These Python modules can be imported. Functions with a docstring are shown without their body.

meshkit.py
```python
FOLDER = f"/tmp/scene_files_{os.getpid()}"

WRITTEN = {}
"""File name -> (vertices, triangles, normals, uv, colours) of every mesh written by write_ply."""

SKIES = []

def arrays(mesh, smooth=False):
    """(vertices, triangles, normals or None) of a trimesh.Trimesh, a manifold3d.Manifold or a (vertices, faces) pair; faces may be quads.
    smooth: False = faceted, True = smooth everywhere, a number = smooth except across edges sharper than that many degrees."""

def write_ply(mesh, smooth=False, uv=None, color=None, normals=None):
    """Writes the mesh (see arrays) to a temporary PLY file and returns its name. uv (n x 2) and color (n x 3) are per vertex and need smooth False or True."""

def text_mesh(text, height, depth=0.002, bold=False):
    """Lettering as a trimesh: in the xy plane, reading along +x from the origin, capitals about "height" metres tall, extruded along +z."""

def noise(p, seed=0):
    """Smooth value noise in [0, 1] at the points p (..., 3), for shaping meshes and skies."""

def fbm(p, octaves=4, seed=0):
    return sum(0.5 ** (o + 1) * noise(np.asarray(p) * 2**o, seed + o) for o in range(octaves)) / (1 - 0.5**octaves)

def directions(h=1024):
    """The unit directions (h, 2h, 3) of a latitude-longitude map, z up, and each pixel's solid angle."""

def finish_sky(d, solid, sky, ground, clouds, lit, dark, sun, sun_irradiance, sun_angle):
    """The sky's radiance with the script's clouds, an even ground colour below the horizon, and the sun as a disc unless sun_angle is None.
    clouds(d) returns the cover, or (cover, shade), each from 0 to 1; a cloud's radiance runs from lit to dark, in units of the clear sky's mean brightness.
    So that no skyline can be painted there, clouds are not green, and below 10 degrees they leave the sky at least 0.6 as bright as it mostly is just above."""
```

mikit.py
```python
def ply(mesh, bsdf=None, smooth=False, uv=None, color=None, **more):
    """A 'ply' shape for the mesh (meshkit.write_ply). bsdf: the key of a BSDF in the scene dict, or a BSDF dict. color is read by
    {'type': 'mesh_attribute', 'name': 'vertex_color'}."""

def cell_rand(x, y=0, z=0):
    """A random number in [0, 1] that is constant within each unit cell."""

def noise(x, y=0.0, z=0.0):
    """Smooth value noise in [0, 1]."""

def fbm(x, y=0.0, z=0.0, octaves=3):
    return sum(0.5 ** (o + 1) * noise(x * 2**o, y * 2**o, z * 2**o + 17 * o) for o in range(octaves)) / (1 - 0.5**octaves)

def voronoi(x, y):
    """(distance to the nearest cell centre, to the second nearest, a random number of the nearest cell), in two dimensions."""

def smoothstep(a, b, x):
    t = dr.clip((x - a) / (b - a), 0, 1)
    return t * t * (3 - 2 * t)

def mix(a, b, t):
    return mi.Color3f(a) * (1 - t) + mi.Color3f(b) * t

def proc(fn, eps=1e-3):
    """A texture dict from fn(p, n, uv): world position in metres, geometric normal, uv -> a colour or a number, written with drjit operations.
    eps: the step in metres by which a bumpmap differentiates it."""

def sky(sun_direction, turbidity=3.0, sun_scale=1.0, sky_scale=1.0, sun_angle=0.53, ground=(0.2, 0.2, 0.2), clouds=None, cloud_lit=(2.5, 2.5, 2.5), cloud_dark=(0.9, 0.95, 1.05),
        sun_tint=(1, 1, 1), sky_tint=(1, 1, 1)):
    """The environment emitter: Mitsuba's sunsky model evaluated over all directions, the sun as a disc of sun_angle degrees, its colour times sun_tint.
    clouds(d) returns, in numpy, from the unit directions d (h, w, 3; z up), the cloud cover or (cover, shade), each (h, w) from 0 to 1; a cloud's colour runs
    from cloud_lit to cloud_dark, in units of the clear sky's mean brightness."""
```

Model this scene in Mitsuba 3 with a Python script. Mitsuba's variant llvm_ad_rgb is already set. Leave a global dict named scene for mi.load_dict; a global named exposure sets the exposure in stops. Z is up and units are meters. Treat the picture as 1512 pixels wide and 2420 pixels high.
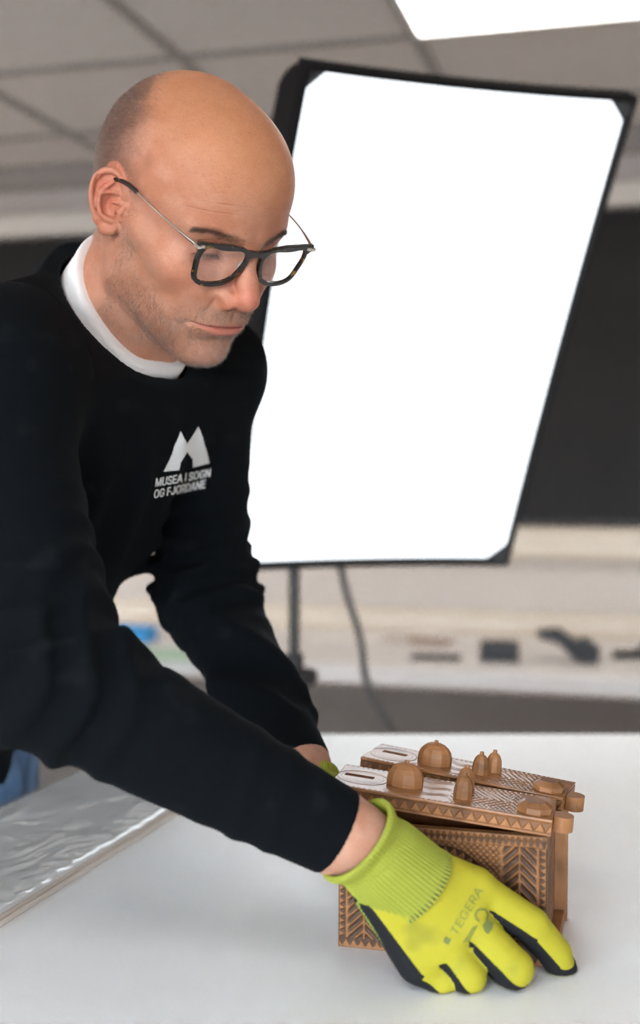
import math, random, numpy as np, trimesh, manifold3d, mitsuba as mi, drjit as dr, mikit
from mikit import ply, proc, noise, fbm, smoothstep, mix, cell_rand
from meshkit import text_mesh, fbm as nfbm, noise as nnoise
from scipy.spatial.transform import Rotation as Rt
from shapely.geometry import Polygon, box as sbox
T = mi.ScalarTransform4f
scene, labels = {}, {}
random.seed(7); rng = np.random.default_rng(7)
CZ = 1.33                                   # camera height
PITCH = math.atan(133 / 2900)
FPX = 2900.0
ROOM = -15.1                                # the room's heading against the camera's
# ---------------------------------------------------------------- camera
scene['camera'] = {'type': 'thinlens', 'fov': 2 * math.degrees(math.atan(756 / FPX)), 'fov_axis': 'x', 'aperture_radius': 0.0075, 'focus_distance': 1.075,
    'near_clip': 0.05, 'far_clip': 60.0,
    'to_world': T().look_at(origin=[0, 0, CZ], target=[0, math.cos(PITCH), CZ - math.sin(PITCH)], up=[0, 0, 1])}
exposure = 0.85
# ---------------------------------------------------------------- light levels
CEIL_LAMP = (5.6, 5.4, 5.1)                 # ceiling light panels
SOFTBOX = (1.05, 1.12, 1.19)                   # softbox face
SKY = 124.0
# daylight entering by the unseen window added behind the camera
scene['sky'] = mikit.sky((0.3, 0.5, 0.8), turbidity=4.0, sun_scale=0.0, sky_scale=SKY, sky_tint=(1.26, 1.0, .77))

# ---------------------------------------------------------------- helpers
def px(x, y, Y):
    """point at depth Y (metres ahead of the camera) that the lens puts at pixel x, y"""
    a, b = (x - 756) / FPX, (1210 - y) / FPX
    c, s = math.cos(PITCH), math.sin(PITCH)
    d = np.array([a, c + b * s, -s + b * c])
    return d * (Y / d[1]) + [0, 0, CZ]
def rgb(*c):
    return {'type': 'rgb', 'value': [float(x) for x in c]}
def srgb(r, g, b):
    return [((c / 255) / 12.92 if c < 10 else ((c / 255 + 0.055) / 1.055) ** 2.4) for c in (r, g, b)]
def bsdf(key, color, rough=0.5, two=False, bump=None, **kw):
    d = {'type': 'principled', 'base_color': color if isinstance(color, dict) else rgb(*color), 'roughness': rough, **kw}
    if bump: d = {'type': 'bumpmap', 'arbitrary': proc(bump[0], bump[2] if len(bump) > 2 else 5e-4), 'scale': bump[1], 'bsdf': d}
    scene[key] = {'type': 'twosided', 'bsdf': d} if two else d
    return key
def tag(key, label, cat=None, group=None, kind=None):
    d = {'label': label}
    if cat: d['category'] = cat
    if group: d['group'] = group
    if kind: d['kind'] = kind
    labels[key] = d
def free(key):
    if key not in scene and key not in labels: return key
    i = 1
    while f'{key}_{i:03d}' in scene or f'{key}_{i:03d}' in labels: i += 1
    return f'{key}_{i:03d}'
def part(parent, name, mesh, mat, smooth=False, **kw):
    key = free(f'{parent}__{name}')
    scene[key] = ply(mesh, mat, smooth=smooth, **kw)
    return key
def box(x0, x1, y0, y1, z0, z1, bev=0.0):
    e = np.array([x1 - x0, y1 - y0, z1 - z0]); c = [(x0 + x1) / 2, (y0 + y1) / 2, (z0 + z1) / 2]
    if bev <= 0:
        m = trimesh.creation.box(e)
    else:
        b = min(bev, e.min() * 0.45); h = e / 2
        pts = [[sx * (h[0] - (b if k != 0 else 0)), sy * (h[1] - (b if k != 1 else 0)), sz * (h[2] - (b if k != 2 else 0))]
               for sx in (-1, 1) for sy in (-1, 1) for sz in (-1, 1) for k in range(3)]
        m = trimesh.convex.convex_hull(np.array(pts))
    m.apply_translation(c)
    return m
cat = trimesh.util.concatenate
def xf(m, M):
    m = m.copy(); m.apply_transform(M); return m
def rotz(deg, t=(0, 0, 0)):
    M = trimesh.transformations.rotation_matrix(math.radians(deg), [0, 0, 1]); M[:3, 3] = t; return M
ROOMM = rotz(ROOM)
def room(m):
    return xf(m, ROOMM)
def tube(pts, r, n=10, closed=False):
    """a round tube along points; r a number or a list"""
    P = np.asarray(pts, float); k = len(P); r = np.broadcast_to(r, k)
    t = np.gradient(P, axis=0) if not closed else np.roll(P, -1, 0) - np.roll(P, 1, 0)
    t /= np.linalg.norm(t, axis=1, keepdims=True)
    a = np.cross(t[0], [0, 0, 1] if abs(t[0][2]) < 0.9 else [1, 0, 0]); a /= np.linalg.norm(a)
    V = []
    for i in range(k):
        a = a - t[i] * (a @ t[i]); a /= np.linalg.norm(a); b = np.cross(t[i], a)
        ph = np.arange(n) * 2 * np.pi / n
        V.append(P[i] + r[i] * (np.cos(ph)[:, None] * a + np.sin(ph)[:, None] * b))
    V = np.vstack(V); F = []
    for i in range(k if closed else k - 1):
        j = (i + 1) % k
        for q in range(n):
            p = (q + 1) % n
            F += [[i * n + q, i * n + p, j * n + p], [i * n + q, j * n + p, j * n + q]]
    if not closed:
        for base, flip in ((0, 1), ((k - 1) * n, 0)):
            for q in range(1, n - 1): F.append([base, base + q + 1, base + q] if flip else [base, base + q, base + q + 1])
    return trimesh.Trimesh(V, F, process=False)
def spline(pts, n=40, closed=False):
    from scipy.interpolate import CubicSpline
    P = np.asarray(pts, float)
    if closed: P = np.vstack([P, P[:1]])
    d = np.r_[0, np.cumsum(np.linalg.norm(np.diff(P, axis=0), axis=1))]
    c = CubicSpline(d, P, bc_type='periodic' if closed else 'natural')
    return c(np.linspace(0, d[-1], n, endpoint=not closed))
# ---- signed distances and their meshing
def ell(P, c, r, R=None):
    q = P - np.asarray(c); q = q @ R if R is not None else q
    r = np.asarray(r, float)
    k0 = np.sqrt(((q / r) ** 2).sum(-1)); k1 = np.sqrt(((q / r ** 2) ** 2).sum(-1))
    return np.where(k1 > 1e-9, k0 * (k0 - 1) / np.maximum(k1, 1e-9), -r.min())
def cone(P, a, b, ra, rb):
    a, b = np.asarray(a, float), np.asarray(b, float); d = b - a
    t = np.clip(((P - a) @ d) / (d @ d), 0, 1)
    return np.linalg.norm(P - a - t[..., None] * d, axis=-1) - (ra + (rb - ra) * t)
def chain(P, pts, rs, k=0.0):
    out = None
    for i in range(len(pts) - 1):
        d = cone(P, pts[i], pts[i + 1], rs[i], rs[i + 1])
        out = d if out is None else (np.minimum(out, d) if k == 0 else smin(out, d, k))
    return out
def smin(a, b, k):
    h = np.maximum(k - np.abs(a - b), 0) / k
    return np.minimum(a, b) - h * h * k * 0.25
def smax(a, b, k):
    return -smin(-a, -b, k)
def sub(a, b, k):
    return smax(a, -b, k)
def sstep(a, b, x):
    t = np.clip((x - a) / (b - a), 0, 1); return t * t * (3 - 2 * t)
def eval_chunks(fn, P, n=400000):
    return np.concatenate([fn(P[i:i + n]) for i in range(0, len(P), n)]) if len(P) else np.zeros(0)
def sdf_mesh(fn, lo, hi, h, margin=1.4, refine=2):
    """surface nets over a signed distance, evaluated near its surface only"""
    lo, hi = np.asarray(lo, float), np.asarray(hi, float); B = 4
    nb = np.ceil((hi - lo) / (B * h)).astype(int); n = nb * B
    ax = [lo[i] + (np.arange(nb[i]) + 0.5) * B * h for i in range(3)]
    C = np.stack(np.meshgrid(*ax, indexing='ij'), -1).reshape(-1, 3)
    dc = eval_chunks(fn, C).reshape(nb)
    act = np.abs(dc) < B * h * margin
    D = np.repeat(np.repeat(np.repeat(np.where(dc < 0, -1.0, 1.0), B, 0), B, 1), B, 2).astype(np.float32)
    idx = np.argwhere(np.repeat(np.repeat(np.repeat(act, B, 0), B, 1), B, 2))
    D[tuple(idx.T)] = eval_chunks(fn, lo + (idx + 0.5) * h)
    ins = D < 0
    s = sum(ins[a:n[0] - 1 + a, b:n[1] - 1 + b, c:n[2] - 1 + c].astype(np.int8) for a in (0, 1) for b in (0, 1) for c in (0, 1))
    cells = np.argwhere((s > 0) & (s < 8))
    cid = np.full(s.shape, -1, np.int32); cid[tuple(cells.T)] = np.arange(len(cells))
    acc, cnt = np.zeros((len(cells), 3)), np.zeros(len(cells))
    for axis in range(3):
        o = [i for i in range(3) if i != axis]
        for u in (0, 1):
            for v in (0, 1):
                off = np.zeros(3, int); off[o[0]], off[o[1]] = u, v
                off2 = off.copy(); off2[axis] = 1
                d0, d1 = D[tuple((cells + off).T)], D[tuple((cells + off2).T)]
                m = (d0 < 0) != (d1 < 0); t = np.where(m, d0 / np.where(m, d0 - d1, 1), 0)
                p = np.tile(off.astype(float), (len(cells), 1)); p[:, axis] = t
                acc[m] += p[m]; cnt[m] += 1
    V = lo + (cells + acc / cnt[:, None] + 0.5) * h
    F = []
    for axis in range(3):
        o = [(axis + 1) % 3, (axis + 2) % 3]
        sl0 = [slice(1, n[i] - 1) for i in range(3)]; sl1 = list(sl0)
        sl0[axis], sl1[axis] = slice(0, n[axis] - 1), slice(1, n[axis])
        a, b = ins[tuple(sl0)], ins[tuple(sl1)]
        e = np.argwhere(a != b); fl = a[tuple(e.T)]
        base = e + 1; base[:, axis] -= 1
        q = []
        for du, dv in ((-1, -1), (0, -1), (0, 0), (-1, 0)):
            c = base.copy(); c[:, o[0]] += du; c[:, o[1]] += dv; q.append(cid[tuple(c.T)])
        q = np.stack(q, 1); q[~fl] = q[~fl][:, ::-1]; F.append(q)
    F = np.vstack(F)
    for _ in range(refine):
        e = h * 0.25; d = eval_chunks(fn, V)
        g = np.stack([eval_chunks(fn, V + np.eye(3)[i] * e) - eval_chunks(fn, V - np.eye(3)[i] * e) for i in range(3)], 1) / (2 * e)
        g2 = np.maximum((g * g).sum(1), 0.25)
        V = V - np.clip(d / g2, -h, h)[:, None] * g
    return trimesh.Trimesh(V, np.vstack([F[:, [0, 1, 2]], F[:, [0, 2, 3]]]), process=False)
def biggest(m):
    c = m.split(only_watertight=False); return max(c, key=lambda x: len(x.faces)) if len(c) > 1 else m
def hairs(points, normals, direc, length, width, curl=0.3, seed=1):
    """thin three-sided tapering hairs as one mesh"""
    r = np.random.default_rng(seed); n = len(points)
    d = direc + r.normal(0, curl, (n, 3)); d /= np.linalg.norm(d, axis=1, keepdims=True)
    a = np.cross(d, normals + r.normal(0, 0.1, (n, 3))); a /= np.linalg.norm(a, axis=1, keepdims=True) + 1e-9
    b = np.cross(d, a); L = np.broadcast_to(length, n)[:, None] * r.uniform(0.6, 1.25, (n, 1)); w = np.broadcast_to(width, n)[:, None] * r.uniform(0.7, 1.2, (n, 1))
    base = points - normals * 0.0004
    V = np.stack([base + w * a, base - 0.5 * w * a + 0.87 * w * b, base - 0.5 * w * a - 0.87 * w * b, base + L * d], 1).reshape(-1, 3)
    i = np.arange(n)[:, None] * 4
    F = np.concatenate([i + [0, 1, 3], i + [1, 2, 3], i + [2, 0, 3]])
    return trimesh.Trimesh(V, F, process=False)
# ================================================================ materials of the setting
bsdf('m_wall', srgb(213, 205, 199), 0.9)
bsdf('m_wall_low', srgb(150, 136, 126), 0.9)
bsdf('m_floor', proc(lambda p, n, uv: mix(srgb(188, 180, 170), srgb(200, 192, 184), fbm(p.x * 9, p.y * 9, 0))), 0.5)
bsdf('m_tile', proc(lambda p, n, uv: mi.Color3f(srgb(203, 195, 188)) * (0.96 + 0.08 * fbm(p.x * 60, p.y * 60, 0))), 0.95)
bsdf('m_grid', srgb(158, 151, 145), 0.6)
bsdf('m_white_paint', srgb(228, 222, 212), 0.5)
bsdf('m_cream', srgb(226, 214, 198), 0.6)
bsdf('m_pale_green', srgb(204, 210, 198), 0.4)
bsdf('m_black_blind', proc(lambda p, n, uv: mi.Color3f(0.0078, 0.0072, 0.0074) * (0.8 + 0.4 * fbm(p.x * 4, p.z * 4, 1))), 0.8)
bsdf('m_bench', srgb(226, 220, 216), 0.45)
bsdf('m_bench_shade', srgb(104, 93, 85), 0.8)  # dark taupe stands in for the shade below the worktop
bsdf('m_steel', srgb(150, 150, 152), 0.35, metallic=0.9)
bsdf('m_black', (0.014, 0.013, 0.014), 0.5)
bsdf('m_black_metal', (0.02, 0.02, 0.02), 0.35)
bsdf('m_black_fabric', (0.012, 0.0115, 0.012), 0.85)
bsdf('m_lamp_frame', srgb(225, 225, 222), 0.4)
bsdf('m_table', proc(lambda p, n, uv: mi.Color3f(srgb(228, 226, 223)) * (0.985 + 0.03 * fbm(p.x * 7, p.y * 7, 0))), 0.55, specular=0.35)
bsdf('m_nose_pad', (0.30, 0.22, 0.18), 0.15)
bsdf('m_diffuser', (0.8, 0.8, 0.8), 0.8)

# ================================================================ the room
U0, U1, V0, V1, HC = -3.0, 3.4, -2.6, 3.97, 2.33
GU, GV = -0.557, 2.924
def struct(name, mesh, mat, label, **kw):
    scene[name] = ply(mesh, mat, **kw); tag(name, label, kind='structure')
struct('floor', room(box(U0 - .1, U1 + .1, V0 - .1, V1 + .1, -0.1, 0.0)), 'm_floor', 'grey vinyl floor of the workroom')
struct('wall_back', room(box(U0 - .1, U1 + .1, V1, V1 + .1, 0, HC + .2)), 'm_wall', 'pale pinkish wall behind the softbox and the workbench')
struct('wall_left', room(box(U0 - .1, U0, V0, V1, 0, HC + .2)), 'm_wall', 'pale wall on the left of the room')
struct('wall_right', room(box(U1, U1 + .1, V0, V1, 0, HC + .2)), 'm_wall', 'pale wall on the right of the room')
# wall behind the camera, with a wide window added for front light
W0, W1, WZ0, WZ1 = -2.6, 1.4, 0.95, 2.15
struct('wall_front', room(cat([box(U0 - .1, W0, V0 - .1, V0, 0, HC + .2), box(W1, U1 + .1, V0 - .1, V0, 0, HC + .2),
    box(W0, W1, V0 - .1, V0, 0, WZ0), box(W0, W1, V0 - .1, V0, WZ1, HC + .2)])), 'm_wall', 'pale wall behind the camera, its wide window added for front light')
fr = [box(W0, W1, V0 - .08, V0 - .02, WZ0, WZ0 + .05), box(W0, W1, V0 - .08, V0 - .02, WZ1 - .05, WZ1)]
for k in range(4):
    u = W0 + (W1 - W0 - .05) * k / 3
    fr.append(box(u, u + .05, V0 - .08, V0 - .02, WZ0, WZ1))
struct('added_window_1', room(cat(fr)), 'm_white_paint', 'white frame of the window added behind the camera for front light')
scene['m_glass_pane'] = {'type': 'thindielectric'}
for k in range(3):
    u = W0 + (W1 - W0 - .05) * k / 3
    part('added_window_1', 'pane', room(box(u + .05, u + (W1 - W0 - .05) / 3, V0 - .055, V0 - .05, WZ0 + .05, WZ1 - .05)), 'm_glass_pane')
# ceiling: grid, tiles, lamps
struct('ceiling', room(box(U0 - .1, U1 + .1, V0 - .1, V1 + .1, HC + .08, HC + .2)), 'm_tile', 'suspended ceiling of pale square tiles in a metal grid')
us = [GU + .6 * k for k in range(-5, 8) if U0 < GU + .6 * k < U1]
vs = [GV + .6 * k for k in range(-10, 3) if V0 < GV + .6 * k < V1]
part('ceiling', 'grid', room(cat([box(u - .013, u + .013, V0, V1, HC - .008, HC + .03) for u in us] + [box(U0, U1, v - .013, v + .013, HC - .0075, HC + .03) for v in vs])), 'm_grid')
lamp_at = {(u, v) for u in (-4, 0, 4) for v in (-1, -6)}
ue, ve = [U0] + us + [U1], [V0] + vs + [V1]
cells = []
for i in range(len(ue) - 1):
    for j in range(len(ve) - 1):
        a = (round((ue[i] - GU) / .6, 2), round((ve[j] - GV) / .6, 2))
        if a in lamp_at:
            cells.append((ue[i], ue[i + 1], ve[j], ve[j + 1])); continue
        part('ceiling', 'tile', room(box(ue[i] + .008, ue[i + 1] - .008, ve[j] + .008, ve[j + 1] - .008, HC + .001, HC + .016, .003)), 'm_tile')
scene_lamp = {'type': 'area', 'radiance': rgb(*CEIL_LAMP)}
for k, (a, b, c, d) in enumerate(sorted(cells, key=lambda t: abs(t[0] - GU) + abs(t[2] - 2.324))):
    key = free('ceiling_light')
    o, i = sbox(a + .002, c + .002, b - .002, d - .002), sbox(a + .016, c + .016, b - .016, d - .016).buffer(-.01).buffer(.01)
    m = trimesh.creation.extrude_polygon(o.difference(i), .03); m.apply_translation([0, 0, HC - .012])
    where = 'square white ceiling light panel above the top of the softbox' if k == 0 else ('square white ceiling light panel outside the picture, ' + ('over the camera' if abs(a - GU) < .1 else 'to the left' if a < GU else 'to the right') + (' near the back wall' if c > 2 else ' near the added window'))
    tag(key, where, 'ceiling light', 'ceiling light panels')
    part(key, 'frame', room(m), 'm_lamp_frame')
    g = trimesh.creation.extrude_polygon(i, .004); g.apply_translation([0, 0, HC - .004])
    # only the underside gives light
    g = room(g); keep = g.face_normals[:, 2] < -.5
    g.update_faces(keep); g.remove_unreferenced_vertices()
    part(key, 'diffuser', g, 'm_diffuser', emitter=scene_lamp)
# fittings of the back wall
struct('trim_1', room(box(U0, U1, V1 - .05, V1, 2.10, 2.178, .008)), 'm_white_paint', 'white rail along the wall above the black panel')
struct('trim_2', room(box(U0, U1, V1 - .055, V1, 1.005, 1.105, .012)), 'm_cream', 'cream cable duct along the wall below the black panel')
struct('trim_3', room(box(U0, U1, V1 - .05, V1,   .757, .828, .012)), 'm_cream', 'cream cable duct along the wall just above the workbench')
struct('trim_4', room(box(U0, U1, V1 - .10, V1, 2.262, 2.329, .004)), 'm_grid', 'grey edge profile where ceiling and wall meet')
b = room(box(-1.5, -.62, V1 - .02, V1, 2.19, 2.245, .003)); scene['wall_sign'] = ply(b, 'm_pale_green'); tag('wall_sign', 'pale green strip on the wall above the white rail, left of the head', 'strip', 'pale green wall strips')
b = room(box(.85, 1.7, V1 - .02, V1, 2.19, 2.245, .003)); scene['wall_sign_001'] = ply(b, 'm_pale_green'); tag('wall_sign_001', 'pale green strip on the wall above the white rail, right of the softbox', 'strip', 'pale green wall strips')
tag('blackout_blind', 'long matt black blind over the back wall, behind the softbox', 'blind')
for k in range(3):
    u = -2.8 + 2.0 * k
    part('blackout_blind', 'panel', room(box(u, u + 1.998, V1 - .035, V1 - .02, 1.125, 2.09, .004)), 'm_black_blind')
part('blackout_blind', 'bottom_bar', room(box(-2.8, 3.2, V1 - .04, V1 - .015, 1.112, 1.13, .004)), 'm_black')
# ================================================================ workbench along the back wall
tag('workbench', 'long white workbench along the back wall with things lying on it', 'workbench')
part('workbench', 'worktop', room(box(-2.7, 3.0, 3.27, 3.968, .693, .7568, .012)), 'm_bench', smooth=False)
part('workbench', 'shade_panel', room(box(-2.6, 2.9, 3.62, 3.64, .02, .693)), 'm_bench_shade')  # added dark sheet: shade on the wall under the bench, put in as colour
for u in (-2.6, -1.65, 1.1, 2.85):
    part('workbench', 'leg', room(box(u - .025, u + .025, 3.40, 3.45, 0, .693, .003)), 'm_steel')
# ================================================================ white table
TZ = 0.915
FAR = 1.815
def tl(Y, off=0.0): return -0.361 + off + (Y - 1.386) * .361
poly = Polygon([(tl(.35, .035), .35), (1.35, .35), (1.35, FAR), (tl(FAR, .035), FAR)]).buffer(-.01).buffer(.01)
m = trimesh.creation.extrude_polygon(poly, .032); m.apply_translation([0, 0, TZ - .032])
tag('work_table', 'white work table under the carved box, in front of the man', 'table')
part('work_table', 'table_top', m, 'm_table')
for x, y in ((-.30, .5), (1.2, .5), (1.2, 1.7), (-.08, 1.7)):
    part('work_table', 'leg', box(x - .025, x + .025, y - .025, y + .025, 0, TZ - .032, .003), 'm_steel')
part('work_table', 'rail', box(-.08, 1.2, 1.69, 1.71, TZ - .09, TZ - .032), 'm_steel')
part('work_table', 'rail', box(-.30, 1.2, .49, .51, TZ - .09, TZ - .032), 'm_steel')

# ================================================================ softbox
SBR = Rt.from_euler('ZXY', [16.2, 30.4, .4], degrees=True).as_matrix()
SBC = np.array([.162, 2.0, .172 + CZ]); SW, SH = .506, .845
def sb(p):                                    # softbox frame: x across, y backwards, z up its face
    return np.asarray(p, float) @ SBR.T + SBC
def sbm(m):
    m = m.copy(); m.vertices = sb(m.vertices); return m
def grid_mesh(fn, nu, nv):
    u, v = np.meshgrid(np.linspace(0, 1, nu), np.linspace(0, 1, nv), indexing='ij')
    V = fn(u.ravel(), v.ravel()); i = np.arange(nu * nv).reshape(nu, nv)
    q = np.stack([i[:-1, :-1], i[1:, :-1], i[1:, 1:], i[:-1, 1:]], -1).reshape(-1, 4)
    return trimesh.Trimesh(V, np.vstack([q[:, [0, 1, 2]], q[:, [0, 2, 3]]]), process=False)
def rim(t, grow=0.0, n=24):
    """outline of the softbox at the share t of its depth; the fabric is stretched, so sides bow in"""
    w, h = SW / 2 + grow, SH / 2 + grow; s, q = math.sqrt(max(0, 1 - .93 * t ** 3.0)), math.sqrt(max(0, 1 - .93 * t ** 1.25))
    w, h = .07 + (w - .07) * s, .07 + (h - .07) * q
    P = []
    for (x0, z0), (x1, z1) in (((-w, -h), (w, -h)), ((w, -h), (w, h)), ((w, h), (-w, h)), ((-w, h), (-w, -h))):
        for k in range(n):
            a = k / n; bow = (-.012 if x0 < 0 and x1 < 0 else .005) * 4 * a * (1 - a) * (1 if t < .9 else 0)
            x, z = x0 + (x1 - x0) * a, z0 + (z1 - z0) * a
            nx, nz = (z1 - z0), -(x1 - x0); L = math.hypot(nx, nz)
            P.append([x - bow * nx / L, z - bow * nz / L])
    return np.array(P)
tag('softbox', 'large lit softbox with black rim, tilted down towards the table', 'softbox')
rings, DEP = [], .34
for t in np.linspace(0, 1, 14):
    r = rim(t, .006); rings.append(np.c_[r[:, 0], np.full(len(r), t * DEP), r[:, 1]])
V = np.vstack(rings); n = len(rings[0]); F = []
for a in range(len(rings) - 1):
    for q in range(n):
        p = (q + 1) % n; F.append([a * n + q, a * n + p, a * n + n + p]); F.append([a * n + q, a * n + n + p, a * n + n + q])
V = np.vstack([V, [[0, DEP, 0]]]); k0 = (len(rings) - 1) * n
F += [[k0 + q, k0 + (q + 1) % n, len(V) - 1] for q in range(n)]
body = trimesh.Trimesh(V, F, process=False)
bsdf('m_softbox_cloth', (0.009, 0.0088, 0.009), 0.9, two=True, specular=0.1)
part('softbox', 'body', sbm(body), 'm_softbox_cloth', smooth=50)
r0, r1 = rim(0, .005), rim(0, -.002)
V = np.vstack([np.c_[r[:, 0], np.full(n, y), r[:, 1]] for r, y in ((r0, .03), (r0, -.010), (rim(0, .003), -.014), (r1, -.014), (r1, .012))])
F = []
for a in range(4):
    for q in range(n):
        p = (q + 1) % n; F.append([a * n + q, a * n + p, a * n + n + p]); F.append([a * n + q, a * n + n + p, a * n + n + q])
part('softbox', 'rim', sbm(trimesh.Trimesh(V, F, process=False)), 'm_softbox_cloth')
r = rim(0, -.0015); V = np.vstack([np.c_[r[:, 0], np.full(n, .006), r[:, 1]], [[0, .0, 0]]])
dif = trimesh.Trimesh(V, [[q, (q + 1) % n, n] for q in range(n)], process=False)
dif = sbm(dif)
if (dif.face_normals @ (SBR @ [0, -1, 0])).mean() < 0: dif.invert()
part('softbox', 'diffuser', dif, 'm_diffuser', emitter={'type': 'area', 'radiance': rgb(*SOFTBOX)})
for sx in (-1, 1):
    for sz in (-1, 1):
        c = np.array([sx * (SW / 2 - .002), 0, sz * (SH / 2 - .002)])
        P = np.array([[0, -.0165, 0], [-sx * .014, -.0165, 0], [0, -.0165, -sz * .014], [0, .02, 0], [-sx * .045, .02, 0], [0, .02, -sz * .045]]) + c
        m = trimesh.convex.convex_hull(P); part('softbox', 'corner_patch', sbm(m), 'm_black_fabric')
part('softbox', 'lamp_head', sbm(trimesh.creation.cylinder(.06, .16, transform=trimesh.geometry.align_vectors([0, 0, 1], [0, 1, 0])).apply_translation([0, DEP + .08, 0])), 'm_black', smooth=40)
# ---- its stand
PX, PY = px(695, 1500, 2.3)[:2]
tag('light_stand', 'black tripod light stand carrying the softbox, behind the table', 'light stand')
head = sb([0, DEP + .10, 0])
part('light_stand', 'pole', tube([[PX, PY, .12], [PX, PY, .92]], .0130, 14), 'm_black_metal', smooth=40)
part('light_stand', 'pole', tube([[PX, PY, .92], [PX, PY, head[2] - .05]], .0100, 14), 'm_black_metal', smooth=40)
part('light_stand', 'collar', cat([tube([[PX, PY, .885], [PX, PY, .955]], .018, 14), tube([[PX, PY, .918], [PX + .022, PY - .02, .918]], .007, 10)]), 'm_black', smooth=40)
part('light_stand', 'knob', tube([[PX + .022, PY - .02, .918], [PX + .034, PY - .031, .918]], .016, 12), 'm_black', smooth=40)
part('light_stand', 'bracket', cat([tube([[PX, PY, head[2] - .07], [PX, PY, head[2] - .02]], .018, 12), tube([[PX, PY, head[2] - .04], head - [0, 0, .03]], .012, 10)]), 'm_black', smooth=40)
for a in (20, 140, 260):
    ca, sa = math.cos(math.radians(a)), math.sin(math.radians(a))
    part('light_stand', 'leg', cat([tube([[PX + .02 * ca, PY + .02 * sa, .46], [PX + .42 * ca, PY + .42 * sa, .012]], .009, 10), tube([[PX + .2 * ca, PY + .2 * sa, .255], [PX + .012 * ca, PY + .012 * sa, .15]], .006, 8)]), 'm_black_metal', smooth=40)
# ---- its cable
bsdf('m_cable', srgb(84, 80, 78), 0.5)
cab = [sb([.02, DEP + .15, -.03])] + [px(800, 1300, 2.42), px(818, 1400, 2.42), px(855, 1530, 2.42), px(863, 1600, 2.42), px(905, 1690, 2.42), px(938, 1745, 2.42)]
e = px(1010, 1900, 2.42); cab += [np.array([e[0], e[1], .35]), np.array([e[0] + .1, e[1], .012]), np.array([e[0] + .5, e[1] + .2, .008])]
scene['power_cable'] = ply(tube(spline(cab, 90), .0075, 10), 'm_cable', smooth=40)
tag('power_cable', 'grey cable hanging down from the back of the softbox', 'cable')
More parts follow.
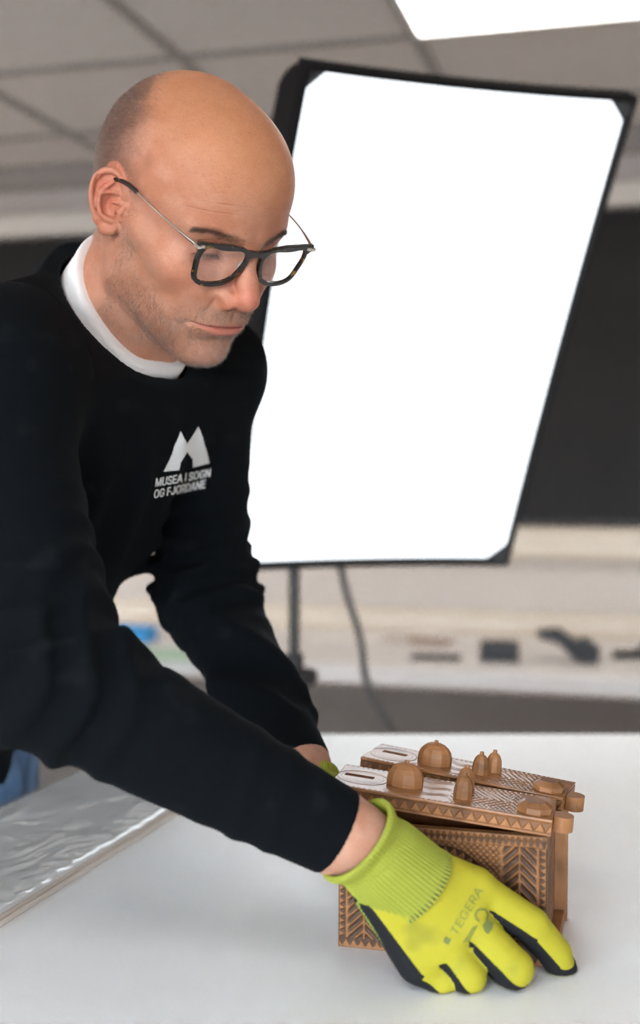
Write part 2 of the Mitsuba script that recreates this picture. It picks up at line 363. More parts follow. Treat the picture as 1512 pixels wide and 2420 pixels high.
# ================================================================ the man: head
HR = Rt.from_euler('ZYX', [-42.1, 35.2, 6.9], degrees=True).as_matrix()   # head frame: x forward, y to his left, z up
HO = np.array([-.1242, 1.1558, .2253 + CZ])
def hl(P): return (P - HO) @ HR              # world -> head
def hw(P): return np.asarray(P, float) @ HR.T + HO
NECK0 = px(288, 748, 1.215)  # base of the neck
NB = hl(NECK0[None])[0]
EAR_R = Rt.from_euler('ZYX', [27, 8, 4], degrees=True).as_matrix()
def ear(q):
    """q: mm in the ear's frame: x backwards, y outwards, z up from the ear canal"""
    rimP = [(-1, 2, 6), (-3, 4, 13), (-1, 5.5, 22), (5, 6.5, 30), (13, 7.5, 33), (21, 9, 31), (27, 11, 24), (29, 12, 14), (28, 12, 3), (25, 11, -7), (20, 9, -16)]
    d = chain(q, spline(rimP, 26), np.interp(np.linspace(0, 10, 26), np.arange(11), [2.4, 2.5, 2.6, 2.8, 3.0, 3.1, 3.1, 2.9, 2.7, 2.6, 2.8]))
    plate = ell(q, (13, 4.6, 10), (15.5, 2.4, 23), Rt.from_euler('Z', 13, degrees=True).as_matrix())
    d = smin(d, plate, 3)
    lobe = chain(q, [(20, 8, -16), (12, 5, -24), (6, 3, -24), (2, 1, -18)], [3.6, 4.6, 4.4, 3.2], 3)
    lobe = smin(lobe, ell(q, (9, 4, -17), (8, 3.2, 9)), 4)
    d = smin(d, lobe, 4)
    anti = chain(q, [(9, 6.5, -13), (16, 9, -9), (21, 10, 1), (21, 10, 10), (16, 9, 17), (11, 7.5, 23)], [2.4, 2.9, 3.0, 3.0, 2.6, 2.0], 2)
    anti = smin(anti, chain(q, [(19, 9.6, 11), (13, 7.5, 13), (6, 5.5, 13)], [2.6, 2.2, 1.6], 1.5), 1.5)
    d = smin(d, anti, 2.5)
    d = sub(d, ell(q, (9, 8.0, 0), (8.5, 6.5, 11)), 2.5)             # concha
    d = smin(d, ell(q, (9.5, .8, 0), (13, 2.4, 15)), 2)               # its floor
    d = sub(d, ell(q, (24.5, 14, 13), (2.2, 4.2, 16), Rt.from_euler('Y', 6, degrees=True).as_matrix()), 2)   # scapha
    d = smin(d, chain(q, [(-3, 3, 6), (3, 4.5, 5), (9, 4.5, 4)], [2.2, 2.2, 1.5], 1.5), 2)   # crus
    d = smin(d, chain(q, [(-4, 4.5, 3), (-1.5, 6.0, -3), (-2, 4.5, -9)], [2.6, 3.4, 2.8], 2), 2.5)   # tragus
    d = smin(d, cone(q, (6, 6, -13.5), (11, 8, -12.5), 2.6, 2.4), 2.5)
    d = sub(d, ell(q, (3.5, 5, -7), (2.2, 5, 4)), 1.5)
    return d
def head_sdf(p):
    """p in the head's frame, metres"""
    x, y, z = p[:, 0], p[:, 1], p[:, 2]; a = np.abs(y); m = np.stack([x, a, z], 1)
    d = ell(p, (-.004, 0, .037), (.092, .0725, .083))
    d = smin(d, ell(p, (-.032, 0, .044), (.062, .0755, .066)), .03)
    d = smin(d, ell(p, (.034, 0, .047), (.0575, .0615, .060)), .03)
    d = smin(d, ell(p, (-.050, 0, .005), (.044, .058, .048)), .03)
    face = ell(p, (.034, 0, -.022), (.056, .0625, .075))
    face = smin(face, ell(p, (.062, 0, -.058), (.037, .040, .040)), .03)
    face = smin(face, cone(m, (.000, .0535, -.020), (.004, .0510, -.064), .0165, .014), .02)
    face = smin(face, cone(m, (.004, .0510, -.064), (.070, .014, -.100), .0145, .0135), .022)
    face = smin(face, cone(m, (.050, .030, -.070), (.030, .040, -.05), .022, .02), .02)
    face = smin(face, ell(p, (.0795, 0, -.097), (.0185, .021, .0155)), .014)      # chin
    d = smin(d, face, .025)
    d = smin(d, ell(m, (.060, .043, -.021), (.020, .020, .016)), .022)              # cheekbone
    d = smin(d, cone(m, (.060, .044, -.014), (.018, .064, -.006), .011, .009), .016)  # zygomatic arch
    d = smin(d, cone(m, (.0825, .010, .0235), (.066, .046, .0235), .0085, .0085), .016)  # brow
    d = sub(d, ell(m, (.095, .033, .004), (.0190, .0205, .0140)), .012)            # eye socket
    d = smin(d, ell(m, (.0692, .0315, .0050), (.0142, .0155, .0128)), .004)        # lids over the eyeball
    d = smin(d, cone(m, (.0780, .018, -.0105), (.066, .044, -.012), .005, .005), .009)  # lower lid bag
    # nose
    n = chain(p, [(.0865, 0, .020), (.0945, 0, .006), (.1060, 0, -.014), (.1125, 0, -.0255)], [.0075, .0075, .0088, .0112], .006)
    n = smin(n, cone(m, (.084, .008, .004), (.092, .012, -.028), .006, .008), .008)
    n = smin(n, ell(m, (.1000, .0128, -.0325), (.0115, .0078, .0088)), .006)       # wings
    n = smin(n, cone(p, (.110, 0, -.031), (.096, 0, -.040), .0062, .0055), .005)
    n = sub(n, ell(m, (.1035, .0070, -.0415), (.0065, .0036, .0050)), .003)
    d = smin(d, n, .007)
    # mouth: a full muzzle, then lips, their parting and the folds pressed into the surface
    d = smin(d, ell(p, (.087, 0, -.057), (.0125, .027, .019)), .012)
    d = smin(d, cone(m, (.078, .030, -.036), (.064, .042, -.058), .010, .008), .012)       # cheek beside the fold
    fr = sstep(.060, .074, x)
    zm = -.0615 - .0018 * sstep(.014, .032, a)
    g = .0021 * np.exp(-((z - (-.0570 - .0030 * sstep(.008, .03, a))) / .0032) ** 2) * sstep(.031, .010, a)
    g += .0026 * np.exp(-((z + .0668 - .003 * sstep(.008, .028, a)) / .0034) ** 2) * sstep(.028, .008, a)
    g -= .0030 * np.exp(-((z - zm) / .0013) ** 2) * sstep(.0345, .029, a)
    g -= .0022 * np.exp(-((z + .0775) / .0045) ** 2) * sstep(.024, .008, a)                # under the lip
    g -= .0012 * np.exp(-(a / .0024) ** 2) * sstep(-.057, -.052, z) * sstep(-.040, -.045, z)
    t = np.clip(((a - .0165) * .021 + (z + .029) * -.040) / (.021 ** 2 + .040 ** 2), 0, 1)
    g -= .0016 * np.exp(-(((a - .0165 - .021 * t) ** 2 + (z + .029 + .040 * t) ** 2) / .0032 ** 2)) * (1 - .6 * t)
    g -= .0012 * np.exp(-((a - .034) / .004) ** 2 - ((z + .0645) / .004) ** 2)
    # eyes, looking down: lash line, fold of the upper lid, edge of the lower lid
    ey = sstep(.0165, .020, a) * sstep(.049, .044, a)
    zl = .0040 - 14 * (a - .032) ** 2 * 1.2 - .002
    g -= .0014 * np.exp(-((z - zl) / .0011) ** 2) * ey
    g -= .0013 * np.exp(-((z - .0135 + 10 * (a - .032) ** 2) / .0016) ** 2) * ey
    g -= .0007 * np.exp(-((z + .0080 - 10 * (a - .032) ** 2) / .0018) ** 2) * ey
    d = d - g * fr
    # ear on both sides
    q = (m - [-.001, .0725, .002]) * 1075
    q = np.stack([-q[:, 0], q[:, 1], q[:, 2]], 1) @ EAR_R
    near = np.linalg.norm(m - [-.012, .078, .004], axis=1) < .06
    e = np.full(len(p), .03)
    if near.any(): e[near] = ear(q[near]) / 1000
    if near.any(): d[near] = sub(d[near], ell(q[near], (8.5, 5.5, -.5), (8.5, 4.0, 11)) / 1000, .003)
    d = np.where(near, smin(d, e, .004), d)
    return d
def neck_sdf(p):
    """the neck in the head's frame"""
    nb = NB
    d = chain(p, [(-.028, 0, -.010), (-.030, 0, -.050), nb, nb + (nb - [-.030, 0, -.050]) * .5], [.050, .052, .056, .066], .02)
    d = smin(d, cone(p, (.006, 0, -.070), nb + [.026, 0, -.01], .028, .032), .03)
    for u0, u1 in (((-.052, -.040, -.040), (-.040, -.062, -.105)), ((-.040, -.048, -.045), (-.018, -.064, -.115))):     # creases of the turned neck
        d = d + .0016 * np.exp(-(cone(p, u0, u1, 0, 0) / .0022) ** 2)
    for s in (-1, 1):                         # the long neck muscles
        d = smin(d, cone(p, (-.022, s * .056, -.032), nb + np.array([.052, s * .020, -.012]), .013, .012), .014)
    return d
def headneck(P):
    p = hl(P)
    return smin(head_sdf(p), neck_sdf(p), .008)
cor = hw(np.array([[a, b, c] for a in (-.115, .135) for b in (-.105, .105) for c in (-.20, .15)]))
def head_clip(P):                              # cut below the collar, where it joins the trunk
    ax = (NECK0 - HO) / np.linalg.norm(NECK0 - HO)
    return np.maximum(headneck(P), (P - NECK0) @ ax - .05)
HEADM = sdf_mesh(head_clip, cor.min(0) - .01, cor.max(0) + .01, .0014)
HEADM = biggest(HEADM)
if HEADM.volume < 0: HEADM.invert()

# ---- skin: colour by place on the head, never by light
def _loc(p, R, O):
    v = [p.x - float(O[0]), p.y - float(O[1]), p.z - float(O[2])]
    return [v[0] * float(R[0][k]) + v[1] * float(R[1][k]) + v[2] * float(R[2][k]) for k in range(3)]
def blob(x, y, z, c, r):
    q = dr.square((x - c[0]) / r[0]) + dr.square((y - c[1]) / r[1]) + dr.square((z - c[2]) / r[2])
    return dr.exp(-q)
SKIN = srgb(208, 155, 130)
def skin_fn(p, n, uv):
    x, y, z = _loc(p, HR, HO); a = dr.abs(y)
    n1, n2, n3 = fbm(x * 55 + 9, y * 55, z * 55), fbm(x * 620, y * 620, z * 620), fbm(x * 1100, y * 1100, z * 1100)
    c = mix(SKIN, srgb(198, 138, 110), smoothstep(.35, .7, n1))
    c = mix(c, srgb(210, 150, 110), smoothstep(.055, .115, z + .25 * x) * .75)                  # tanned scalp
    red = dr.maximum(blob(x, a, z, (.112, 0, -.024), (.018, .016, .017)), dr.maximum(  .35 * blob(x, a, z, (.072, .042, -.024), (.02, .02, .016)), .9 * blob(x, a, z, (-.02, .083, .005), (.024, .016, .04))))
    c = mix(c, srgb(208, 116, 98), red * (.55 + .3 * n1))
    c = mix(c, srgb(196, 140, 128), .5 * blob(x, a, z, (.075, .034, -.004), (.016, .018, .010)))   # round the eyes
    lips = smoothstep(.0, .25, dr.exp(-dr.square((z + .0622) / (.0100 * dr.maximum(1 - dr.square(a / .0325), .02)))) - .45) * smoothstep(.033, .028, a) * smoothstep(.074, .082, x)
    c = mix(c, srgb(192, 118, 108), lips * .75)
    # freckles on the scalp
    fr = smoothstep(.56, .72, n2) * smoothstep(.02, .07, z) * smoothstep(.35, .6, n1)
    c = mix(c, srgb(158, 98, 66), fr * .30)
    # close-cropped hair at the sides and back, stubble on jaw and lip
    wob = (n1 - .5) * .03
    hair = smoothstep(-.012, .046, -x + .012 + wob - .30 * dr.maximum(z - .055, 0)) * smoothstep(-.032, .0, z + .2 * dr.minimum(x, 0) + .012) * smoothstep(.132, .088, z + wob * .7)
    hair = dr.maximum(hair * smoothstep(.055, .07, a + dr.maximum(-x - .02, 0) * .9), .8 * smoothstep(-.02, -.05, x) * smoothstep(.124, .088, z + wob) * smoothstep(-.075, -.02, z))
    hair = hair * smoothstep(.85, 1.05, dr.square((x + .014) / .023) + dr.square((z - .003) / .037))
    c = mix(c, srgb(88, 75, 70), hair * (.72 + .28 * n3))
    c = mix(c, mi.Color3f(c) * .55, smoothstep(.55, .7, n3) * hair * .6)
    jaw = smoothstep(-.018, -.045, z - .62 * dr.maximum(.052 - x, 0) * 0 + .22 * dr.maximum(x - .04, 0) - .012) * smoothstep(.004, .022, x + (-z) * .12 + .004)
    beard = dr.maximum(jaw * smoothstep(-.125, -.100, z + .1 * x + .012), 0) * (1 - lips) * (1 - smoothstep(.098, .104, x + (z + .05) * .2) * smoothstep(-.050, -.044, z))
    tache = smoothstep(-.040, -.044, z) * smoothstep(-.059, -.056, z) * smoothstep(.074, .084, x) * smoothstep(.034, .027, a)
    c = mix(c, srgb(160, 124, 104), dr.maximum(  .5 * beard, tache) * (.4 + .4 * n2))
    return c * mix((.600, .522, .482), (.56, .55, .54), smoothstep(-.19, -.24, z)) * (.90 + .2 * n2) * (.93 + .14 * n3)
def pores(p, n, uv):
    x, y, z = _loc(p, HR, HO)
    w = fbm(x * 30, y * 30, z * 30) * .004
    lines = sum(dr.exp(-dr.square((z + w + .03 * dr.square(y / .05) * .2 - zz) / .0006)) * s for zz, s in ((.049, .8), (.057, .9), (.066, .6), (.041, .4))) * smoothstep(.06, .075, x)
    crow = dr.exp(-dr.square((z - .004 - .5 * (.055 - x)) / .0006)) + dr.exp(-dr.square((z + .002 - .1 * (.055 - x)) / .0006)) + dr.exp(-dr.square((z + .009 + .3 * (.055 - x)) / .0006))
    crow = crow * smoothstep(.062, .055, x) * smoothstep(.036, .046, x) * smoothstep(.04, .05, dr.abs(y))
    return fbm(x * 900, y * 900, z * 900) * .16 + fbm(x * 260, y * 260, z * 260) * .2 - .45 * lines - .3 * crow
bsdf('m_skin', proc(skin_fn), 0.55, specular=0.25, bump=(pores, .0011, 2e-4))

# ---- hair as real short strands
def sample_head(n, seed):
    m = HEADM; r = np.random.default_rng(seed); A = m.area_faces; i = r.choice(len(A), n, p=A / A.sum())
    u, v = r.random(n), r.random(n); f = u + v > 1; u[f], v[f] = 1 - u[f], 1 - v[f]
    t = m.triangles[i]; P = t[:, 0] + u[:, None] * (t[:, 1] - t[:, 0]) + v[:, None] * (t[:, 2] - t[:, 0])
    return P, m.face_normals[i], r
def scalp_mask(p):
    x, y, z = p.T; a = np.abs(y)
    w = (nfbm(p * 60, 3) - .5) * .02
    side = sstep(.002, .026, -x + .016 + w - .30 * np.maximum(z - .05, 0)) * sstep(-.03, .0, z + .012) * sstep(.118, .088, z + w) * sstep(.050, .068, a + np.maximum(-x - .01, 0) * .9)
    back = sstep(-.02, -.05, x) * sstep(.108, .082, z + w) * sstep(-.08, -.03, z)
    burn = .8 * sstep(.030, .018, x - w) * sstep(.004, .012, x) * sstep(-.035, -.02, z) * sstep(.030, .0, z)
    d = np.maximum(np.maximum(side, back), burn) * sstep(.9, 1.0, ((x + .014) / .023) ** 2 + ((z - .003) / .037) ** 2)
    return d
def beard_mask(p):
    x, y, z = p.T; a = np.abs(y)
    line = -.030 - .42 * np.clip(x - .02, 0, .05)                     # upper edge across the cheek
    jaw = sstep(line + .004, line - .014, z) * sstep(.004, .018, x + .10 * -z)
    tache = sstep(-.0405, -.0445, z) * sstep(.075, .085, x) * sstep(.036, .028, a)
    lips = (np.abs(z + .0622) < .0070 * (1 - (a / .034) ** 2)) & (a < .033) & (x > .076)
    side = .7 * sstep(-.045, -.02, z) * sstep(-.01, -.03, z) * sstep(.004, .012, x) * sstep(.032, .020, x)
    low = sstep(-.128, -.112, z + .2 * (x - .06))
    patch = .55 + .45 * sstep(.35, .6, nfbm(p * 90, 3))
    return np.maximum(np.maximum(jaw * patch, tache), side) * low * (~lips) * (1 - .6 * ((x > .095) & (a < .006) & (z > -.056)))
bsdf('m_hair_dark', srgb(70, 54, 46), 0.5)
bsdf('m_hair_grey', srgb(190, 178, 168), 0.45)
bsdf('m_brow', srgb(66, 46, 36), 0.5)
def strands(mask, n, seed, tang, up, length, width, share):
    P, N, r = sample_head(n, seed); p, nn = hl(P), N @ HR
    k = r.random(n) < mask(p) * (p[:, 2] > -.135); P, N, p, nn = P[k], N[k], p[k], nn[k]
    t = tang(p); t = t - nn * (t * nn).sum(1, keepdims=True); t /= np.linalg.norm(t, axis=1, keepdims=True) + 1e-9
    D = (t * (1 - up) + nn * up) @ HR.T
    g = r.random(len(P)) < share(p)
    return [hairs(P[q], N[q], D[q], length, width, .25, seed + 1) for q in (~g, g)]

# ---- hair, beard, brows, lashes
COUNT = {}
for name, hs in (('hair', strands(scalp_mask, 170000, 11, lambda p: np.stack([-.5 + 0 * p[:, 0], 0 * p[:, 0], -.8 + 0 * p[:, 0]], 1), .35, .0032, .000085, lambda p: .25 + .5 * sstep(.05, .0, p[:, 2]))),
                 ('beard', strands(beard_mask, 190000, 21, lambda p: np.stack([.25 + 0 * p[:, 0], 0 * p[:, 0], -1 + 0 * p[:, 0]], 1),   .45, .0036, .0001, lambda p: .42 + .28 * sstep(-.06, -.1, p[:, 2])))):
    for h, mat, lab in zip(hs, ('m_hair_dark', 'm_hair_grey'), ('dark', 'grey')):
        k = part('person', name, h, mat); labels[k] = {'kind': 'stuff', 'label': f'short {lab} hairs of the ' + ('shaved head' if name == 'hair' else 'stubble beard')}
        COUNT[name + lab] = len(h.faces) // 3
def on_head(a, z, x0=.13):
    """point on the face at width a and height z: march in from the front"""
    a, z = np.asarray(a, float), np.asarray(z, float); p = np.stack([np.full(len(a), x0), a, z], 1)
    for _ in range(60): p[:, 0] -= np.clip(headneck(hw(p)), -.002, .004) * .8
    return p
def front_normal(p):
    e = 5e-4; return (lambda g: g / np.linalg.norm(g, axis=1, keepdims=True))(np.stack([headneck(hw(p + np.eye(3)[i] * e)) - headneck(hw(p - np.eye(3)[i] * e)) for i in range(3)], 1))
for s in (-1, 1):
    r = np.random.default_rng(5 + s); n = 1700
    t = r.random(n) ** .85; a = .0105 + .043 * t
    z = .0185 + .0085 * np.sin(np.minimum(t / .72, 1) * 1.35) - .013 * np.maximum(t - .62, 0) ** 1.2 + r.normal(0, 1, n) * .0025 * (1.1 - .7 * t)
    p = on_head(s * a, z); nn = front_normal(p)
    d = np.stack([-.3 - .6 * t, s * (.35 + .9 * t), .75 - 1.1 * t], 1); d = d - nn * (d * nn).sum(1, keepdims=True); d /= np.linalg.norm(d, axis=1, keepdims=True)
    k = part('person', 'eyebrow', hairs(hw(p), nn @ HR.T, (d * .85 + nn * .25) @ HR.T,   .0062, .00009, .22, 31 + s), 'm_brow'); labels[k] = {'kind': 'stuff', 'label': 'dark brown eyebrow'}
    n = 150; a = .0195 + .0255 * r.random(n); z = .0020 - 14 * (a - .032) ** 2 * 1.2 + r.normal(0, .0003, n)
    p = on_head(s * a, z); nn = front_normal(p)
    d = np.stack([np.full(n, .8), s * (a - .029) * 25, np.full(n, -.55)], 1)
    k = part('person', 'eyelashes', hairs(hw(p), nn @ HR.T, d @ HR.T, .0052, .00012, .1, 41 + s), 'm_brow'); labels[k] = {'kind': 'stuff', 'label': 'dark lashes of the lowered eyelid'}
# ---- glasses
GX, GW = .1070, .925
def gbend(y, z): return GX - .72 * y * y - .13 * (.021 - z)
LENS = [(.0125, .0135), (.0165, .0168), (.030, .0185), (.048, .0192), (.0625, .0180), (.0645, .0135), (.0628, -.001), (.0592, -.0108), (.0500, -.0150), (.0330, -.0150), (.0215, -.0110), (.0140, -.0010)]
def glass_poly(s): return Polygon(spline(np.array(LENS) * [s, 1], 90, True))
def lay(poly, t0, t1, step=.007):
    """an outline in the plane of the glasses, given thickness and bent to their curve"""
    m = trimesh.creation.extrude_polygon(poly, 1.0)
    m = m.subdivide_to_size(.004, max_iter=6) if False else m
    v, f = trimesh.remesh.subdivide_to_size(m.vertices * [1, 1, .001], m.faces, step)
    z = np.clip(v[:, 2] / .001, 0, 1); y, h = v[:, 0], v[:, 1]
    return trimesh.Trimesh(hw(np.stack([gbend(y, h) + t0 + (t1 - t0) * z, y * GW, h], 1)), f, process=False)
holes = [glass_poly(s) for s in (-1, 1)]
outer = [h.buffer(.0036) for h in holes]
top = [Polygon([(s * .012, .0150), (s * .018, .0205), (s * .035, .0235), (s * .060, .0243), (s * .0715, .0243), (s * .0724, .0190), (s * .067, .0150), (s * .060, .0165), (s * .03, .0165)]).buffer(.0006) for s in (-1, 1)]
bridge = Polygon([(-.0150, .0185), (-.006, .0178), (0, .0172), (.006, .0178), (.0150, .0185), (.0150, .0080), (.0100, .0098), (.0045, .0128), (0, .0133), (-.0045, .0128), (-.0100, .0098), (-.0150, .0080)]).buffer(.0004)
from shapely import union_all
full = union_all(outer + top + [bridge])
rimp = full.difference(union_all([h.buffer(-.0003) for h in holes])).buffer(.0007).buffer(-.0007)
def tort(p, n, uv):
    x, y, z = _loc(p, HR, HO)
    f = fbm(x * 260, y * 260 + 3, z * 200)
    return mix((.010, .008, .007), (.34, .17, .02), smoothstep(.60, .70, f) * (.15 + .85 * smoothstep(.02, .045, y) * smoothstep(.016, .008, z) + .3 * smoothstep(.02, .05, -y)))
bsdf('m_tortoise', proc(tort), 0.22, specular=0.5)
bsdf('m_steel_bright', srgb(205, 198, 190), 0.22, metallic=1.0)
scene['m_lens'] = {'type': 'thindielectric', 'int_ior': 1.5}
tag('eyeglasses', 'dark tortoiseshell glasses with thin steel temples on the man\'s nose', 'glasses')
part('eyeglasses', 'frame', cat([lay(rimp, -.0036, -.0002), lay(rimp.buffer(-.00045), -.0040, .0002)]), 'm_tortoise', smooth=35)
for s, h in zip((-1, 1), holes):
    m = lay(h, -.0019, -.0018, .004); f = np.arange(len(m.faces))
    keep = (m.face_normals @ HR)[:, 0] > .5; m.update_faces(keep); m.remove_unreferenced_vertices()
    part('eyeglasses', 'lens', m, 'm_lens', smooth=True)
    pad = trimesh.creation.icosphere(2); pad.vertices = hw(pad.vertices * [.0030, .0012, .0055] @ Rt.from_euler('XZ', [s * 18, s * -30], degrees=True).as_matrix().T + [gbend(s * .0115, .003) - .0045, s * .0106, .0010])
    part('eyeglasses', 'nose_pad', pad, 'm_nose_pad', smooth=True)
    hx = gbend(.0712, .0212)
    P = [(hx - .001, .0728, .0212), (hx - .012, .0745, .0226), (.0640, .0782, .0258), (.0220, .0796, .0283)]
    P = spline(np.array(P) * [1, s, 1] * np.c_[np.ones(4), [GW, .95, .985, 1], np.ones(4)], 24); R = np.r_[np.linspace(.0016, .0011, 8), np.full(16, .0009)]
    tm = part('eyeglasses', 'temple', tube(hw(P), R, 10), 'm_steel_bright', smooth=50); labels[tm] = {'label': 'thin steel temple'}
    Q = spline(np.array([(.0225, .0796, .0283), (.010, .0803, .0288), (-.006, .0808, .0262), (-.018, .0806, .0205), (-.030, .0790, .006), (-.036, .0775, -.008)]) * [1, s, 1], 30)
    part(tm, 'temple_tip', tube(hw(Q), np.r_[.0011, np.full(27, .0020), .0017, .0010], 10), 'm_tortoise', smooth=50)
    part(tm, 'hinge', xf(box(-.0055, .0016, -.0030, .0012, -.0016, .0016, .0006), np.vstack([np.c_[HR * [1, s, 1] if False else HR, hw(np.array([hx + .0016, s * .0722 * GW, .0212]))], [0, 0, 0, 1]])), 'm_steel_bright')
    part('eyeglasses', 'end_plate', xf(box(-.0008, .0010, -.0052, .0030, -.0016, .0016, .0005), np.vstack([np.c_[HR, hw(np.array([gbend(.0690, .0212) + .0004, s * .0690 * GW, .0212]))], [0, 0, 0, 1]])), 'm_steel_bright')
# ================================================================ the man: trunk, arms, hands, clothes
SR, ER, WR = px(-45, 935, 1.03), px(118, 1604, .905), px(800, 1968, .932)
SL, EL, WL = px(458, 905, 1.33), px(484, 1400, 1.36), px(704, 1818, 1.17)
SM = (SR + SL) / 2
HIP = np.array([-.50, 1.50, .94])
SPN = (SM - HIP) / np.linalg.norm(SM - HIP)                    # up the spine
LAT = (SL - SR) - SPN * ((SL - SR) @ SPN); LAT /= np.linalg.norm(LAT)
FWD = np.cross(LAT, SPN)                                       # out of the chest
TR = np.stack([FWD, LAT, SPN], 1)
HFW = np.array([.94, -.34, 0]); HLT = np.array([.34, .94, 0])  # the hips face the table
def torso(P, g=0.0):
    c1 = SM - SPN * .15 - FWD * .005; c2 = SM - SPN * .34 - FWD * .030
    d = ell(P, c1, np.array([.112, .155, .20]) + g, TR)
    d = smin(d, ell(P, c2, np.array([.097, .134, .19]) + g, TR), .06)
    HM = np.stack([HFW, HLT, [0, 0, 1]], 1)
    d = smin(d, ell(P, HIP + [.0, .0, .02], np.array([.115, .160, .17]) + g, HM), .08)
    d = smin(d, chain(P, [SR + LAT * .01 - SPN * .005, SM - SPN * .045, SL - LAT * .01 - SPN * .005], [.062 + g, .066 + g, .062 + g]), .05)
    for s_ in (SR, SL):
        d = smin(d, cone(P, NECK0 - SPN * .022 - FWD * .028, s_ + SPN * .024, .056 + g, .068 + g), .045)
    return d
def arms(P, g=0.0):
    r = chain(P, [SR, ER], [.070 + g, .049 + g]); r = smin(r, chain(P, [ER, ER + (WR - ER) * .35, WR], [.048 + g, .0465 + g, .034 + g]), .03)
    l = chain(P, [SL, EL], [.064 + g, .046 + g]); l = smin(l, chain(P, [EL, EL + (WL - EL) * .35, WL], [.046 + g, .045 + g, .034 + g]), .03)
    return r, l
def along(P, a, b):
    d = b - a; L = np.linalg.norm(d); d = d / L; t = (P - a) @ d
    return t / L, t, P - a - t[..., None] * d
def ridged(q, seed):
    n = nfbm(q, 2, seed); return np.maximum(1 - np.abs(2 * n - 1) * 2.2, 0)
def folds(P):
    """wrinkles of the cloth: across the sleeves at elbow, shoulder and cuff, and hanging down the chest"""
    f = np.zeros(len(P))
    for A, B, C, sd in ((SR, ER, WR, 3), (SL, EL, WL, 9)):
        for a, b, lo, hi, am in ((A, B, .30, .75, .0072), (B, C, -.1, .12, .0066), (B, C, .72, .96, .0022)):
            t, m, rad = along(P, a, b); ax = (b - a) / np.linalg.norm(b - a)
            rr = np.linalg.norm(rad, axis=1); near = sstep(.105, .070, rr)
            if (B is b and a is A): w = sstep(lo, hi, t) * sstep(1.25, .95, t)
            elif hi < .5: w = sstep(-.25, -.05, t) * sstep(.42, .10, t)
            else: w = sstep(lo - .25, lo, t) * sstep(1.05, .98, t)
            ph = m * (2 * np.pi / .034) + 7.5 * nnoise(rad * 16 + ax * (m * 9)[:, None] + sd, sd) + (rad @ np.array([.5, .3, .8])) * 34
            f += am * w * near * ((.5 + .5 * np.sin(ph)) ** 1.6 * (.35 + .9 * nnoise(P * 15 + sd, sd + 1)) - .15)
    u, v = (P - SM) @ LAT, (P - SM) @ SPN
    q = np.stack([u * 26 + v * 7, v * 5.5, ((P - SM) @ FWD) * 7], 1)
    w = sstep(.16, .05, np.abs(u)) * sstep(.06, -.05, v)
    f += .0090 * w * ((.5 + .5 * np.sin(u * 105 + v * 22 + 6 * nnoise(P * 9, 17))) ** 1.5 * (.3 + nnoise(P * 8, 19)) - .2) + .003 * (nfbm(P * 11, 2, 5) - .5)
    # armpit pulls
    for s_ in (SR, SL):
        dd = np.linalg.norm(P - (s_ - SPN * .10 + FWD * .05), axis=1)
        f += .0018 * sstep(.13, .03, dd) * np.sin(75 * ((P - s_) @ (SPN * .8 + LAT * .5)) + 3 * nnoise(P * 12, 4))
    return f
FA = (WR - ER) / np.linalg.norm(WR - ER); FB = (WL - EL) / np.linalg.norm(WL - EL)
TEE_N, TEE_C, SW_N, SW_C = None, None, None, None
def neck_w(P): return neck_sdf(hl(P))
def plane3(a, b, c):
    n = np.cross(b - a, c - a); n /= np.linalg.norm(n)
    if n @ (HO - a) < 0: n = -n
    return a, n
COLLAR_T = [px(200, 690, 1.158), px(320, 850, 1.160), px(395, 862, 1.190)]
COLLAR_S = [px(160, 722, 1.148), px(328, 890, 1.152), px(396, 900, 1.182)]
TEE_C, TEE_N = plane3(*COLLAR_T); SW_C, SW_N = plane3(*COLLAR_S)
def sweater(P):
    r, l = arms(P); rs, ls = (P - WR) @ FA, (P - WL) @ FB
    cs = (P - SW_C) @ SW_N; nw = neck_w(P); ngh = np.linalg.norm(P - NECK0, axis=1) < .17
    lip = cs - .22 * np.maximum(nw - .012, 0)
    nr, nl = np.linalg.norm(P - WR, axis=1) < .12, np.linalg.norm(P - WL, axis=1) < .12
    t = smin(torso(P), neck_w(P) - .017, .03)
    cs = np.maximum(cs, -9)
    fade = np.where(nr, sstep(-.030, -.055, rs), 1) * np.where(nl, sstep(-.030, -.055, ls), 1) * np.where(ngh, np.maximum(sstep(-.03, -.055, cs), sstep(.035, .06, nw)), 1)
    fade = fade * sstep(-.02, .06, (P - HIP)[:, 2] + .02)
    d = smin(smin(t, r, .03), l, .014) - folds(P) * fade
    d = d - .0016 * ngh * sstep(-.028, -.021, cs) * sstep(.045, .03, nw)
    d = np.where(nr, smax(d, rs, .004), d); d = np.where(nl, smax(d, ls, .004), d); d = np.where(ngh, smax(d, lip, .004), d)
    d = smax(d, (P - HIP) @ np.array([0, 0, -1.0]) - .02, .012)          # the hem
    d = sub(d, np.where(ngh, np.maximum(nw - .0125, -cs - .03), 1.0), .002)
    return d
pts = np.array([SR, ER, WR, SL, EL, WL, HIP])
SWEATER = biggest(sdf_mesh(sweater, pts.min(0) - [.19, .14, .06], pts.max(0) + [.07, .16, .14], .0030, refine=1))
if SWEATER.volume < 0: SWEATER.invert()
bsdf('m_sweater', proc(lambda p, n, uv: mi.Color3f(0.0025, 0.0033, 0.0042) * (.75 + .5 * fbm(p.x * 500, p.y * 500, p.z * 500)) + mi.Color3f(.002) * smoothstep(.62, .75, fbm(p.x * 40, p.y * 40, p.z * 40))), 0.95, specular=0.06, sheen=0.12)
part('person', 'sweater', SWEATER, 'm_sweater', smooth=True)
labels['person__sweater'] = {'label': 'black sweater with long sleeves and a printed emblem'}
def tee(P):
    cs = (P - TEE_C) @ TEE_N; d = neck_w(P) - .0085
    return smax(smax(d, cs, .005), -cs - .075, .004)
